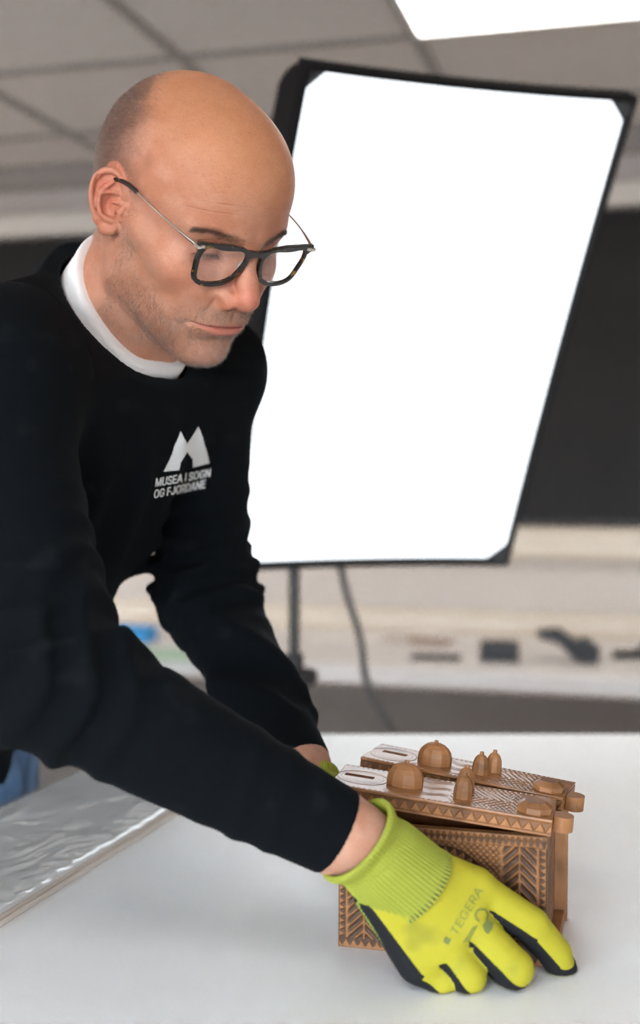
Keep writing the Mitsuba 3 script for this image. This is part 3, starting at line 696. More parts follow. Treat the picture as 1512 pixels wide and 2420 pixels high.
m = biggest(sdf_mesh(tee, NECK0 - .15, NECK0 + .15, .0024))
if m.volume < 0: m.invert()
bsdf('m_tee', srgb(232, 228, 226), 0.9)
part('person', 'undershirt_collar', m, 'm_tee', smooth=True); labels['person__undershirt_collar'] = {'label': 'white undershirt collar showing at the neck'}
# ---- jeans and shoes
def legs(P, g=0.0):
    d = None
    for s in (-1, 1):
        h = HIP + HLT * s * .085 - [0, 0, .03]; k = h + HLT * s * .02 + HFW * .03 - [0, 0, .43]; a = np.array([k[0], k[1], .09]) + HLT * s * .02 - HFW * .06
        c = chain(P, [h, k, a], [.098 + g, .072 + g, .058 + g], .02); d = c if d is None else smin(d, c, .02)
    HM = np.stack([HFW, HLT, [0, 0, 1]], 1)
    return smin(d, ell(P, HIP - [0, 0, .01], np.array([.112, .158, .15]) + g, HM), .04)
def jeans(P):
    d = legs(P); q = np.stack([P[:, 0] * 22, P[:, 1] * 22, P[:, 2] * 9], 1)
    d = d - .006 * (ridged(q, 8) - .4)
    return smax(smax(d, .045 - P[:, 2], .006), P[:, 2] - (HIP[2] + .06), .006)
m = biggest(sdf_mesh(jeans, [HIP[0] - .3, HIP[1] - .35, .02], [HIP[0] + .3, HIP[1] + .35, HIP[2] + .1], .007, refine=1))
if m.volume < 0: m.invert()
bsdf('m_denim', proc(lambda p, n, uv: mix(srgb(38, 60, 86), srgb(84, 112, 140), smoothstep(.3, .75, fbm(p.x * 30, p.y * 30, p.z * 12)) * .7 + .25 * noise(p.x * 900, p.y * 900, p.z * 500))), 0.85)
part('person', 'jeans', m, 'm_denim', smooth=True); labels['person__jeans'] = {'label': 'blue jeans below the hem of the sweater'}
for s in (-1, 1):
    a = HIP + HLT * s * .125 - HFW * .03
    def shoe(P):
        q = np.stack([(P - a) @ HFW, (P - a) @ HLT, P[:, 2]], 1)
        d = smin(ell(q, (.03, 0, .045), (.15, .05, .05)), cone(q, (-.03, 0, .06), (-.03, 0, .10), .045, .045), .03)
        return smax(d, .004 - q[:, 2], .004)
    m = biggest(sdf_mesh(shoe, [a[0] - .22, a[1] - .22, -.02], [a[0] + .22, a[1] + .22, .17], .006))
    if m.volume < 0: m.invert()
    part('person', 'shoe', m, 'm_black_fabric', smooth=True)
# ---- hands: each finger a chain of bones with radii
DOR = np.array([.66, -.45, .60]); DOR /= np.linalg.norm(DOR)
def P_(*a): return px(*a)
RHAND = dict(wrist=P_(846, 1986, .930), carp=P_(985, 2096, .942),
    index=([P_(1122, 2098, .953), P_(1256, 2186, .958), P_(1312, 2252, .966), P_(1328, 2292, .970)], [.0135, .0128, .0116, .0102]),
    middle=([P_(1096, 2168, .942), P_(1215, 2288, .938), P_(1192, 2302, .962), P_(1166, 2284, .982)], [.0140, .0138, .0120, .0105]),
    ring=([P_(1050, 2224, .938), P_(1107, 2306, .935), P_(1092, 2302, .957), P_(1070, 2286, .975)], [.0135, .0126, .0112, .0100]),
    hypo=(P_(884, 2092, .942), .0165),
    little=([P_(992, 2268, .940), P_(1042, 2316, .937), P_(1035, 2312, .953), P_(1020, 2294, .970)], [.0125, .0112, .0102, .0092]),
    thumb=([P_(965, 2050, .958), P_(1040, 2110, .966), P_(1100, 2180, .972), P_(1130, 2215, .972)], [.015, .0125, .0115, .010]))
LHAND = dict(wrist=P_(724, 1881, 1.165), carp=P_(772, 1916, 1.135),
    index=([P_(808, 1926, 1.09), P_(824, 1948, 1.070), P_(830, 1975, 1.055), P_(832, 1990, 1.046)], [.0120, .0110, .0100, .0092]),
    middle=([P_(798, 1956, 1.09), P_(814, 1985, 1.066), P_(820, 2005, 1.052), P_(823, 2014, 1.044)], [.0120, .0110, .0100, .0092]),
    ring=([P_(786, 1980, 1.092), P_(804, 2002, 1.070), P_(810, 2016, 1.056), P_(814, 2022, 1.048)], [.0115, .0105, .0098, .0090]),
    little=([P_(772, 1998, 1.1), P_(792, 2010, 1.080), P_(802, 2020, 1.066), P_(808, 2024, 1.058)], [.0105, .0098, .0090, .0084]),
    thumb=([P_(783, 1910, 1.125), P_(803, 1900, 1.112), P_(816, 1894, 1.105), P_(824, 1891, 1.1)], [.0125, .0110, .0100, .0092]))
FINGERS = ('index', 'middle', 'ring', 'little', 'thumb')
def hand(P, H, g=0.0):
    w, c = H['wrist'], H['carp']
    d = cone(P, w, c, .024 + g, .020 + g)
    for f in FINGERS[:4]:
        j, r = H[f]
        d = smin(d, cone(P, w + (j[0] - w) * .25, j[0], .0165 + g, r[0] + .0015 + g), .014)
    if 'hypo' in H: d = smin(d, cone(P, H['hypo'][0], H['little'][0][0], H['hypo'][1] + g, .0140 + g), .012)
    for a, b in zip(FINGERS[:3], FINGERS[1:4]):
        p0, p1 = H[a][0][0], H[b][0][0]
        d = smin(d, cone(P, c + (p0 - c) * .3, (p0 + p1) / 2 * .94 + c * .06, .016 + g, .0125 + g), .008)
    d = smin(d, cone(P, w + (H['thumb'][0][0] - w) * .2, H['thumb'][0][0], .020 + g, H['thumb'][1][0] + g), .016)
    for f in FINGERS:
        j, r = H[f]; d = smin(d, chain(P, j, np.array(r) + g, .0015), .0045)
    return d
BOXI = np.linalg.inv(rotz(-14.6, (.0155, 1.0217, TZ)))
def clear(P, d):
    """keeps a hand out of the table top and of the carved box"""
    d = np.where(P[:, 2] < TZ + .05, smax(d, TZ + .0008 - P[:, 2], .003), d)
    q = np.abs((P @ BOXI[:3, :3].T + BOXI[:3, 3]) - [.0868, .057, .0535]) - [.0872, .0574, .0538]
    b = np.linalg.norm(np.maximum(q, 0), axis=1) + np.minimum(q.max(1), 0)
    return smax(d, -b, .002)
def dorsal(P, H, up):
    """height over the nearest bone towards the back of the hand, and the share of the finger's length there"""
    best, ht = np.full(len(P), 9.0), np.zeros(len(P))
    w, i, l = H['wrist'], H['index'][0][0], H['little'][0][0]; pn = np.cross(i - w, l - w); pn /= np.linalg.norm(pn); pn = pn if pn @ up > 0 else -pn
    ra = (i - l) / np.linalg.norm(i - l); pn = pn + .38 * ra; pn /= np.linalg.norm(pn)
    plane = (P - (i + l) / 2) @ pn - .001
    segs = [(H['wrist'], H['carp'], .022, .0, 0)]
    for f in FINGERS:
        j, r = H[f]; segs += [(H['wrist'] + (j[0] - H['wrist']) * .2, j[0], r[0] + .002, .0, 0)]
        segs += [(j[k], j[k + 1], r[k], r[k], k + 1) for k in range(3)]
    for a, b, r, _, k in segs:
        e = b - a; t = np.clip((P - a) @ e / (e @ e), 0, 1); off = P - a - t[:, None] * e; d = np.linalg.norm(off, axis=1) - r
        u = up - e / np.linalg.norm(e) * (up @ e) / np.linalg.norm(e); u /= np.linalg.norm(u)
        h = off @ u - (.0170 * t * sstep(.1, 1, t) if k == 3 else 0) - (.0022 if k and np.allclose(a, H['index'][0][k - 1]) else 0)
        if k == 0: h = plane
        m = d < best; best[m] = d[m]; ht[m] = h[m]
    return ht
def glove_yellow(p, n, uv):
    f = fbm(p.x * 90, p.y * 90, p.z * 90); s = fbm(p.x * 28, p.y * 28, p.z * 28)
    c = mix(srgb(206, 199, 62), srgb(196, 190, 52), f)
    c = mix(c, srgb(140, 142, 62), smoothstep(.62, .80, s) * .45)
    return c
GX0, GY0 = px(1165, 2225, .93), None
smudge = [(px(1272, 2200, .955), .007, .7), (px(1108, 2222, .93), .006, .35), (px(1210, 2290, .925), .006, .3), (px(1090, 2275, .925), .007, .3), (px(1060, 2300, .925), .004, .5)]
def glove_smudged(p, n, uv):
    c = glove_yellow(p, n, uv); w = fbm(p.x * 300, p.y * 300, p.z * 300)
    for o, r, s in smudge:
        c = mix(c, srgb(120, 128, 52), s * (.4 + .8 * w) * dr.exp(-(dr.square(p.x - float(o[0])) + dr.square(p.y - float(o[1])) + dr.square(p.z - float(o[2]))) / (r * r)))
    return c * mi.Color3f(.49, .455, .31)
knit = lambda p, n, uv: noise(p.x * 1500, p.y * 1500, p.z * 1500)
bsdf('m_glove', proc(glove_smudged), 0.75, specular=0.3, bump=(knit, .0002, 2e-4))
bsdf('m_glove_coat', proc(lambda p, n, uv: mi.Color3f(.009, .009, .0095) * (.8 + .4 * noise(p.x * 700, p.y * 700, p.z * 700))), 0.75, specular=0.15, bump=(knit, .0003, 2e-4))
def cuff_fn(p, n, uv):
    rib = .5 + .5 * dr.cos(uv.x * 2 * math.pi * 64)
    st = .5 + .5 * dr.cos(uv.y * 2 * math.pi * 26)
    dots = smoothstep(.55, .95, (1 - rib)) * smoothstep(.3, .8, st) * smoothstep(.16, .30, uv.y)
    c = mix(srgb(182, 188, 66), srgb(158, 166, 54), 1 - rib)
    c = mix(c, srgb(134, 134, 42), dots * .8)
    return mix(c, srgb(36, 38, 26), smoothstep(.9, .97, uv.y) * smoothstep(.45, .9, 1 - rib) * .9) * mi.Color3f(.48, .47, .36)
bsdf('m_cuff', proc(cuff_fn), 0.85, two=True)
def cuff_mesh(A, B, ra, rb, side, flare=.0045, n=256, k=70):
    """knitted cuff from the opening A to the seam B; side: direction of the longer half-axis"""
    ax = (B - A) / np.linalg.norm(B - A); s = side - ax * (side @ ax); s /= np.linalg.norm(s); t = np.cross(ax, s)
    v, th = np.meshgrid(np.linspace(0, 1, k), np.linspace(0, 2 * np.pi, n + 1), indexing='ij')
    r0, r1 = ra[0] + (rb[0] - ra[0]) * v, ra[1] + (rb[1] - ra[1]) * v
    o = flare * np.exp(-(v / .10) ** 2) - .0016 * np.exp(-((v - .22) / .10) ** 2) + .00045 * np.cos(64 * th) * sstep(.02, .12, v) + .0006 * np.sin(3 * th + 5 * v) + .0012 * np.exp(-((v - 1) / .05) ** 2)
    V = A + (B - A) * v[..., None] + ((r0 + o) * np.cos(th))[..., None] * s + ((r1 + o) * np.sin(th))[..., None] * t
    # the edge of the opening is rolled inwards
    roll = []
    for a in np.linspace(np.pi / 2, -np.pi / 2, 8):
        rr = .0022; e0 = ra[0] + flare - rr + rr * np.sin(a); e1 = ra[1] + flare - rr + rr * np.sin(a)
        roll.append(A - ax * (rr * np.cos(a) - .0) + (e0 * np.cos(th[0]))[:, None] * s + (e1 * np.sin(th[0]))[:, None] * t)
    inn = A + ax * .03 + ((ra[0] - .003) * np.cos(th[0]))[:, None] * s + ((ra[1] - .003) * np.sin(th[0]))[:, None] * t
    V = np.concatenate([np.stack([inn] + roll[::-1]), V]); uvv = np.concatenate([np.zeros(9), np.linspace(0, 1, k)])
    UV = np.stack([np.broadcast_to(np.linspace(0, 1, n + 1), V.shape[:2]), np.broadcast_to(uvv[:, None], V.shape[:2])], -1)
    i = np.arange(V.shape[0] * (n + 1)).reshape(-1, n + 1); q = np.stack([i[:-1, :-1], i[:-1, 1:], i[1:, 1:], i[1:, :-1]], -1).reshape(-1, 4)
    return trimesh.Trimesh(V.reshape(-1, 3), np.vstack([q[:, [0, 1, 2]], q[:, [0, 2, 3]]]), process=False), UV.reshape(-1, 2)
GLOVE = {}
for name, H, up, O, S, side, ra, rb, h in (('right', RHAND, DOR, px(843, 1984, .926), px(984, 2103, .943), np.array([.6, 0, .8]), (.0330, .0315), (.0372, .0300), .0013),
                                     ('left', LHAND, np.array([-.5, -.3, .8]), px(732, 1872, 1.158), px(786, 1932, 1.125), np.array([.3, .5, .8]), (.0305, .028), (.033, .027), .0022)):
    ax = (S - O) / np.linalg.norm(S - O)
    fn = lambda P, H=H, S=S, ax=ax: clear(P, smax(hand(P, H, .0012), -((P - S) @ ax) - .030, .002))
    J = np.vstack([H['wrist'], H['carp']] + [H[f][0] for f in FINGERS])
    m = biggest(sdf_mesh(fn, J.min(0) - .035, J.max(0) + .035, h))
    if m.volume < 0: m.invert()
    g = part('person', 'glove', m, 'm_glove', smooth=True); GLOVE[name] = fn
    labels[g] = {'label': 'yellow-green work glove on his right hand, holding the front of the box' if name == 'right' else 'yellow-green work glove on his left hand, behind the box'}
    cf = lambda P, fn=fn, H=H, up=up: smax(clear(P, fn(P) - .0009), dorsal(P, H, up) - .0005, .0012)
    c = sdf_mesh(cf, J.min(0) - .035, J.max(0) + .035, h)
    if c.volume < 0: c.invert()
    part(g, 'palm_coating', c, 'm_glove_coat', smooth=True); labels[g + '__palm_coating'] = {'label': 'black rubber coating of the palm and fingertips'}
    c, uv = cuff_mesh(O, S, ra, rb, side)
    part(g, 'cuff', c, 'm_cuff', smooth=True, uv=uv); labels[g + '__cuff'] = {'label': 'ribbed knitted cuff'}
# liner stitches along the edge of the coating
hp, lp = RHAND['hypo'][0], RHAND['little'][0][0]; ra_ = RHAND['index'][0][0] - lp; ra_ /= np.linalg.norm(ra_)
bsdf('m_stitch', srgb(120, 132, 44), 0.8); sp = []
for q in np.linspace(0, 1, 150):
    o = np.array([-.62, -.30, -.72]); o = o - (lp - hp) * (o @ (lp - hp)) / ((lp - hp) @ (lp - hp)); o /= np.linalg.norm(o)
    t = np.array([0, -1, 0]) - o * -o[1]; a_ = .38 + .16 * math.sin(q * 130)
    sp.append(hp + (lp - hp) * (q * .98 + .006 * math.cos(q * 130)) + (o * math.cos(a_) + t / np.linalg.norm(t) * math.sin(a_)) * (.0206 - .0026 * q))
part('person__glove', 'stitching', tube(sp, .0008, 6), 'm_stitch', smooth=True)
# ---- the body under it all, one continuous surface with the head
def body(P):
    nw = neck_w(P); cs = (P - SW_C) @ SW_N; tb = np.where(np.linalg.norm(P - NECK0, axis=1) < .17, smax(torso(P, -.026), cs - .2 * np.maximum(nw, 0) + .016, .01), torso(P, -.026)); d = smin(tb, nw + .0012, .02)
    r, l = arms(P, -.018); d = smin(smin(d, r, .03), l, .03)
    d = smin(d, legs(P, -.012), .03)
    for H, W, E in ((RHAND, WR, ER), (LHAND, WL, EL)):
        d = smin(d, cone(P, E + (W - E) * .6, W, .034, .0305), .01)
        d = smin(d, cone(P, W, H['wrist'], .0305, .026), .01); d = smin(d, clear(P, hand(P, H, -.0012)) + .0005, .01)
    for s in (-1, 1):
        a = HIP + HLT * s * .125 - HFW * .03; d = smin(d, cone(P, np.array([a[0], a[1], .15]) - HFW * .0, np.array([a[0], a[1], .05]), .035, .03), .03); d = smin(d, cone(P, np.array([a[0], a[1], .04]), np.array([a[0], a[1], .035]) + HFW * .13, .027, .022), .02)
    return d
BODY = biggest(sdf_mesh(body, [-.95, .70, -.01], [.34, 1.95, 1.62], .0052, refine=2))
if BODY.volume < 0: BODY.invert()
def solid(m):
    return manifold3d.Manifold(manifold3d.Mesh(np.asarray(m.vertices, np.float32), np.asarray(m.faces, np.uint32)))
try:
    A, B = solid(HEADM), solid(BODY); U = A + B
    print('manifold', A.status(), B.status(), U.status(), U.num_tri())
    mm = U.to_mesh(); U = trimesh.Trimesh(mm.vert_properties[:, :3], mm.tri_verts, process=False)
    if len(U.faces) < len(HEADM.faces) * .5: raise ValueError
except Exception as e:
    print('union failed', e); U = cat([HEADM, BODY])
scene['person__body'] = ply(U, 'm_skin', smooth=True)
labels['person'] = {'label': 'bald man with stubble in a black sweater bending over the carved box with gloved hands', 'category': 'person'}
# ================================================================ the carved box
BXW, BXD, BXH = .1736, .114, .107
BM = rotz(-14.6, (.0155, 1.0217, TZ))
def wood_color(v, rec, seed=0, base=(138, 92, 55), dark=(48, 28, 16)):
    """wood tone per vertex: v in metres along the grain (x), rec: 0 on the worn ridges to 1 in the stained cuts"""
    g = nfbm(v * [40, 260, 260] + seed, 3, seed); f = nfbm(v * [120, 900, 900] + seed, 2, seed + 3)
    m = nfbm(v * 45 + 7, 3, seed + 5)
    c = np.array(srgb(*base)) * (.72 + .4 * g)[:, None] * (.9 + .2 * f)[:, None]
    c = c * (1 - .38 * sstep(.45, .75, m))[:, None]
    return c * (1 - rec)[:, None] + np.array(srgb(*dark)) * (.7 + .6 * m)[:, None] * rec[:, None]
bsdf('m_wood', {'type': 'mesh_attribute', 'name': 'vertex_color'}, 0.52, two=True, specular=0.28)
bsdf('m_wood_top', {'type': 'mesh_attribute', 'name': 'vertex_color'}, 0.27, two=True, specular=0.6)
def wood(m, seed, M, grain='x'):
    m = m.subdivide_to_size(.008) if len(m.faces) < 3000 else m
    v = np.array(m.vertices); v2 = v[:, {'x': [0, 1, 2], 'z': [2, 0, 1], 'y': [1, 0, 2]}[grain]]
    return xf(m, M), wood_color(v2, np.zeros(len(v)), seed)
def wpart(parent, name, m, seed, M, grain='x', mat='m_wood'):
    m, c = wood(m, seed, M, grain); f, vi = np.unique(m.faces.ravel(), return_inverse=True)
    key = free(f'{parent}__{name}')
    # flat shading: every triangle keeps corners of its own
    V = m.vertices[m.faces.ravel()]; C = c[m.faces.ravel()]
    scene[key] = ply(trimesh.Trimesh(V, np.arange(len(V)).reshape(-1, 3), process=False), mat, color=C); return key
def relief(name, parent, hfun, w, h, step, place, seed, mat='m_wood', depth=.0016, skirt=.004, darkness=.95, tone=1.0):
    """a carved face: hfun(x, z) -> cut depth from 0 to 1; place(x, out, z) -> the box's frame"""
    nu, nv = int(w / step) + 1, int(h / step) + 1
    x, z = np.meshgrid(np.linspace(0, w, nu), np.linspace(0, h, nv), indexing='ij')
    d, dk = hfun(x, z); o = -d * depth
    o = np.pad(o, 1, constant_values=-skirt); x, z = np.pad(x, 1, 'edge'), np.pad(z, 1, 'edge'); rec = np.clip(np.pad(dk, 1, 'edge'), 0, 1) * darkness
    V = place(x.ravel(), o.ravel(), z.ravel()); i = np.arange(x.size).reshape(x.shape)
    q = np.stack([i[:-1, :-1], i[1:, :-1], i[1:, 1:], i[:-1, 1:]], -1).reshape(-1, 4)
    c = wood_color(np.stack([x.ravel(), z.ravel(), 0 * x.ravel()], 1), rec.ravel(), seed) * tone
    m = trimesh.Trimesh(V, np.vstack([q[:, [0, 1, 2]], q[:, [0, 2, 3]]]), process=False)
    key = free(f'{parent}__{name}'); scene[key] = ply(m, mat, smooth=True, color=c); return key
def saw(t): t = t - np.floor(t); return np.abs(2 * t - 1)          # 1 at whole numbers, 0 halfway
def line(d, w): return np.clip(1 - np.abs(d) / w, 0, 1)
def teeth(t, v, n, lo, hi):
    """1 outside raised triangles whose bases lie at v = lo, tips at v = hi"""
    k = (v - lo) / (hi - lo); return ((k > 1 - saw(t * n + .5)) | (k < 0) | (k > 1)).astype(float) * 1.0
def blur(a): return np.pad(a, 1, 'edge')[1:-1, 1:-1] * .5 + .125 * sum(np.roll(a, s, ax) for s in (-1, 1) for ax in (0, 1))
def front_cut(x, z):
    W, H = BXW, BXH; d = np.zeros_like(x); k = np.zeros_like(x)
    for xa, flip in ((.0, False), (W, True)):
        u = (W - x) if flip else x
        b = (u < .0062) * teeth(z / H, u, 19, .0008, .0056); d = np.where(u < .0062, b * .8, d)
        c = (u >= .0072) & (u < .0370); xc = .0221; s = np.abs(u - xc)
        v = (z + s * .95) / .0078; f = v - np.floor(v)
        leaf = sstep(.05, .20, f) * sstep(.98, .72, f) * sstep(.0002, .0016, s) * sstep(.0148, .0120, s)
        d = np.where(c, leaf * (.75 + .25 * saw(v * 2)) , d)
        e = (u >= .0062) & (u < .0072) | (u >= .0370) & (u < .0382); d = np.where(e, .15, d)
    mid = (x > .0382) & (x < W - .0382); xc, zc = W * .5, .050; r, a = np.hypot(x - xc, z - zc), np.arctan2(z - zc, x - xc)
    ros = np.zeros_like(x)
    petal = np.abs(np.sin(3 * a)); ros = np.where(r < .019, sstep(.25, .75, petal) * sstep(.019, .013, r) * sstep(.001, .005, r), ros)
    ros = np.where((r > .0195) & (r < .0225), np.maximum(line(r - .0203, .0006), line(r - .0218, .0006)), ros)
    ros = np.where((r > .0225) & (r < .0300), teeth(a / (2 * np.pi), r, 26, .0228, .0296) * .9, ros)
    ros = np.where((r > .0300) & (r < .0372), np.maximum.reduce([line(r - .0312, .0007), line(r - .0330, .0007), line(r - .0348, .0007), line(r - .0364, .0007)]) * .9, ros)
    ros = np.where((r >= .0372) & (r < .0435), teeth(a / (2 * np.pi), r, 34, .0374, .0432) * .9, ros)
    cr = np.maximum(line(((x + z) / .0052) % 1 - .5, .22), line(((x - z) / .0052) % 1 - .5, .22))
    ros = np.where(r >= .0435, cr * .8, ros)
    d = np.where(mid, ros, d)
    d = np.where(z > H - .0105, teeth(x / W, z, 34, H - .0100, H - .0052) * .7 * (z < H - .0048) + 0, d)
    d = np.where((z > H - .0048), teeth(x / W, H - z, 34, .0006, .0046) * .6, d)
    d = np.where(z < .0078, np.where(z > .0012, teeth(x / W, z, 26, .0014, .0072) * .8, 0), d)
    d = blur(blur(d)); return d, sstep(.1, .9, d) * .92
tag('carved_box', 'small carved brown wooden box with its two lid halves slightly open, on the white table', 'box')
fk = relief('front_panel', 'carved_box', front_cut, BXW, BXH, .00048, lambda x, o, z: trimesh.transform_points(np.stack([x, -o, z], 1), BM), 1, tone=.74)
labels[fk] = {'label': 'carved front with leaf columns, triangle borders and a round rosette'}
t = .008
wpart('carved_box', 'front_board', box(0, BXW, .0025, t, 0, BXH), 2, BM)
wpart('carved_box', 'back_board', box(0, BXW, BXD - t, BXD, 0, BXH, .0008), 3, BM)
wpart('carved_box', 'end_board', box(0.0002, t, t, BXD - t, 0, BXH - .0002, .0004), 4, BM, 'y')
def end_cut(y, z):
    d = np.maximum(teeth(z / BXH, y, 15, .003, .010) * (y < .0105), np.where((y > .014) & (y < .08), np.maximum(line(((y + z) / .011) % 1 - .5, .18), line(((y - z) / .011) % 1 - .5, .18)), 0))
    d = np.where((z < .006) | (z > BXH - .004), 0, d); d = blur(d); return d, sstep(.2, .9, d) * .8
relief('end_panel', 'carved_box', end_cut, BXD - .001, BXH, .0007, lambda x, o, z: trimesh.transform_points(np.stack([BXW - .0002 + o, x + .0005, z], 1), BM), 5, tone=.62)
wpart('carved_box', 'end_board', box(BXW - t, BXW - .0025, t, BXD - t, 0, BXH - .0002), 6, BM, 'y')
wpart('carved_box', 'floor_board', box(t, BXW - t, t, BXD - t, .001, .008), 7, BM)
wpart('carved_box', 'corner_post', box(BXW - .001, BXW + .0105, BXD - .012, BXD + .001, .001, BXH - .001, .0008), 8, BM, 'z')
wpart('carved_box', 'base_rail', box(BXW - .001, BXW + .0085, .002, BXD - .012, .0008, .011, .001), 9, BM, 'y')
# lid halves: each swings on a pivot at the right-hand end and is lifted at the left
def lid_top_cut(L, Wd, slot, seed):
    def fn(x, y):
        d = np.zeros_like(x)
        wv = .0035 * np.sin(x * 95 + seed) + .002 * np.sin(x * 210)
        for c in (.22, .5, .78):
            for o in (-.0022, 0, .0022): d = np.maximum(d, line(y - Wd * c - wv * 1.6 - o * 1.2, .00055) * ((x > .055) & (x < .098) | (x < .05) & (np.abs(y - Wd * .5) > .006)))
        r = np.hypot((x - .022) * .9, y - Wd * .5)
        for q in (.013, .0165, .020): d = np.where(x < .045, np.maximum(d * .6, line(r - q, .0006)), d)
        cell = lambda s, a: ((x * np.cos(a) + y * np.sin(a)) / s, (-x * np.sin(a) + y * np.cos(a)) / s)
        p, q = cell(.0042, .5); dots = (np.hypot((p % 1 - .5) * 1.6, (q % 1 - .5)) < .26)
        d = np.where((x > .100) & (x < L - .03), np.maximum(d, dots * .8), d)
        v = (x - .115 + np.abs(y - Wd * .5) * .8) / .0065; d = np.where((x > .104) & (x < L - .035) & (np.abs(y - Wd * .5) < Wd * .3), np.maximum(d * .5, line(v % 1 - .5, .16)), d)
        d = np.where((y < .0045) | (y > Wd - .0045), line(((x / .0046) % 1) - .5, .3) * ((y > .001) & (y < .0038) | (y < Wd - .001) & (y > Wd - .0038)) * .8, d)
        d = blur(d); rec = d * .75
        inx = sstep(.0, .0008, np.minimum(np.minimum(x - slot[0], slot[1] - x), np.minimum(y - slot[2], slot[3] - y)))
        return np.where(inx > 0, inx * 9, d), np.where(inx > 0, .55, rec)
    return fn
def edge_cut(L, Tk, n):
    def fn(x, z):
        d = teeth(x / L, z, n, .0022, Tk - .0035); d = np.where((z < .0020) | (z > Tk - .0026), 0, d); d = blur(d); return d, sstep(.2, .9, d) * .62
    return fn
def knob_mesh(rx, ry, h, n=10, pip=True):
    """melon-shaped knob with flat facets and a small pip"""
    prof = [(1.0, 0), (1.02, .18), (1.0, .38), (.93, .58), (.78, .76), (.55, .90), (.28, .98), (.0, 1.0)]
    V, F = [], []
    for r, z in prof[:-1]:
        for k in range(n):
            a = 2 * np.pi * (k + .5) / n; V.append([rx * r * np.cos(a), ry * r * np.sin(a), h * z])
    V.append([0, 0, h]); V.append([0, 0, 0])
    for i in range(len(prof) - 2):
        for k in range(n):
            j = (k + 1) % n; F += [[i * n + k, i * n + j, i * n + n + j], [i * n + k, i * n + n + j, i * n + n + k]]
    b = (len(prof) - 2) * n
    F += [[b + k, b + (k + 1) % n, len(V) - 2] for k in range(n)] + [[(k + 1) % n, k, len(V) - 1] for k in range(n)]
    m = trimesh.Trimesh(V, F, process=False)
    if pip: m = cat([m, trimesh.creation.cylinder(.0019, .0030, sections=8).apply_translation([0, 0, h + .0004])])
    return m
def button_mesh(r, h):
    V = [[a * np.cos(q), a * np.sin(q), z] for a, z in ((r * .94, 0), (r, h * .15), (r, h * .6), (r * .60, h)) for q in (np.arange(8) + .5) * np.pi / 4]
    return trimesh.convex.convex_hull(np.array(V))
def make_lid(L, Wd, Tk, M, seed, knobs, slot, lobe, edge_n, label):
    lid = free('carved_box__lid')
    labels[lid] = {'label': label}
    # the board itself: a slab whose top and front are carved
    core = manifold3d.Manifold.cube([L, Wd - .0022, Tk - .0022]).translate([0, .0022, 0]) - manifold3d.Manifold.cube([slot[1] - slot[0], slot[3] - slot[2], .1]).translate([slot[0], slot[2], -.02])
    cm = core.to_mesh(); core = trimesh.Trimesh(cm.vert_properties[:, :3], cm.tri_verts)
    m, c = wood(core, seed, M)
    scene[lid] = ply(trimesh.Trimesh(m.vertices[m.faces.ravel()], np.arange(len(m.faces) * 3).reshape(-1, 3), process=False), 'm_wood', color=c[m.faces.ravel()])
    k = relief('carved_top', lid, lid_top_cut(L, Wd, slot, seed), L, Wd, .00055, lambda x, o, y: trimesh.transform_points(np.stack([x, y, Tk + o * .55], 1), M), seed + 1, 'm_wood_top', .0013, .0022, .8)
    k = relief('carved_edge', lid, edge_cut(L, Tk, edge_n), L, Tk, .0005, lambda x, o, z: trimesh.transform_points(np.stack([x, -o, z], 1), M), seed + 2, 'm_wood', .0017, .0022, .8)
    for kind, x, y, a, b, h in knobs:
        if kind == 'knob': wpart(lid, 'knob', knob_mesh(a, b, h).apply_translation([x, y, Tk - .0006]), seed + 20 + int(x * 999), M, 'z', 'm_wood')
        else: wpart(lid, 'button', button_mesh(a, h).apply_translation([x, y, Tk - .0006]), seed + 30 + int(x * 999), M, 'x', 'm_wood_top')
    pl = Polygon([(lobe[0] + lobe[2] * math.cos(q), lobe[1] + lobe[2] * math.sin(q)) for q in np.arange(40) * np.pi / 20]).union(sbox(L - .002, lobe[1] - lobe[2] * .55, lobe[0], lobe[1] + lobe[2] * .55)).intersection(sbox(L + .0004, -1, 1, 1))
    e = trimesh.creation.extrude_polygon(pl, Tk - .001); wpart(lid, 'pivot_lobe', e, seed + 41, M, 'z')
    return lid
TILT = 5.6
def lid_matrix(px_, py_, yaw, tilt, z):
    """a lid whose right-hand end stays at px_, py_ on the box"""
    R = trimesh.transformations.rotation_matrix
    M = R(math.radians(tilt), [0, 1, 0]); M = R(math.radians(yaw), [0, 0, 1]) @ M; M[:3, 3] = [px_, py_, z]
    S = np.eye(4); S[0, 3] = -.186
    return BM @ M @ S
LID1 = lid_matrix(.1765, -.002, .6, TILT, BXH + .0012)
LID2 = lid_matrix(.1805, .0660, -8.2, TILT, BXH + .0012)
make_lid(.186, .0665, .0135, LID1, 50, [('knob', .0590, .0330, .0158, .0118, .0200), ('knob', .1100, .0235, .0080, .0076, .0200), ('knob', .1085, .0520, .0080, .0076, .0190), ('button', .1700, .0180, .0148, 0, .0095)],
         (.006, .031, .034, .0405), (.1925, .024, .0098), 20, 'front lid half with large and small carved knobs, a toothed edge and an eight-sided button')
make_lid(.186, .0560, .0135, LID2, 90, [('knob', .0620, .0270, .0158, .0118, .0200), ('knob', .1060, .0240, .0076, .0072, .0185), ('knob', .1140, .0400, .0072, .0070, .0180), ('button', .1700, .0170, .0140, 0, .0090)],
         (.010, .033, .030, .0365), (.1920, .020, .0092), 20, 'rear lid half swung back on its pivot')
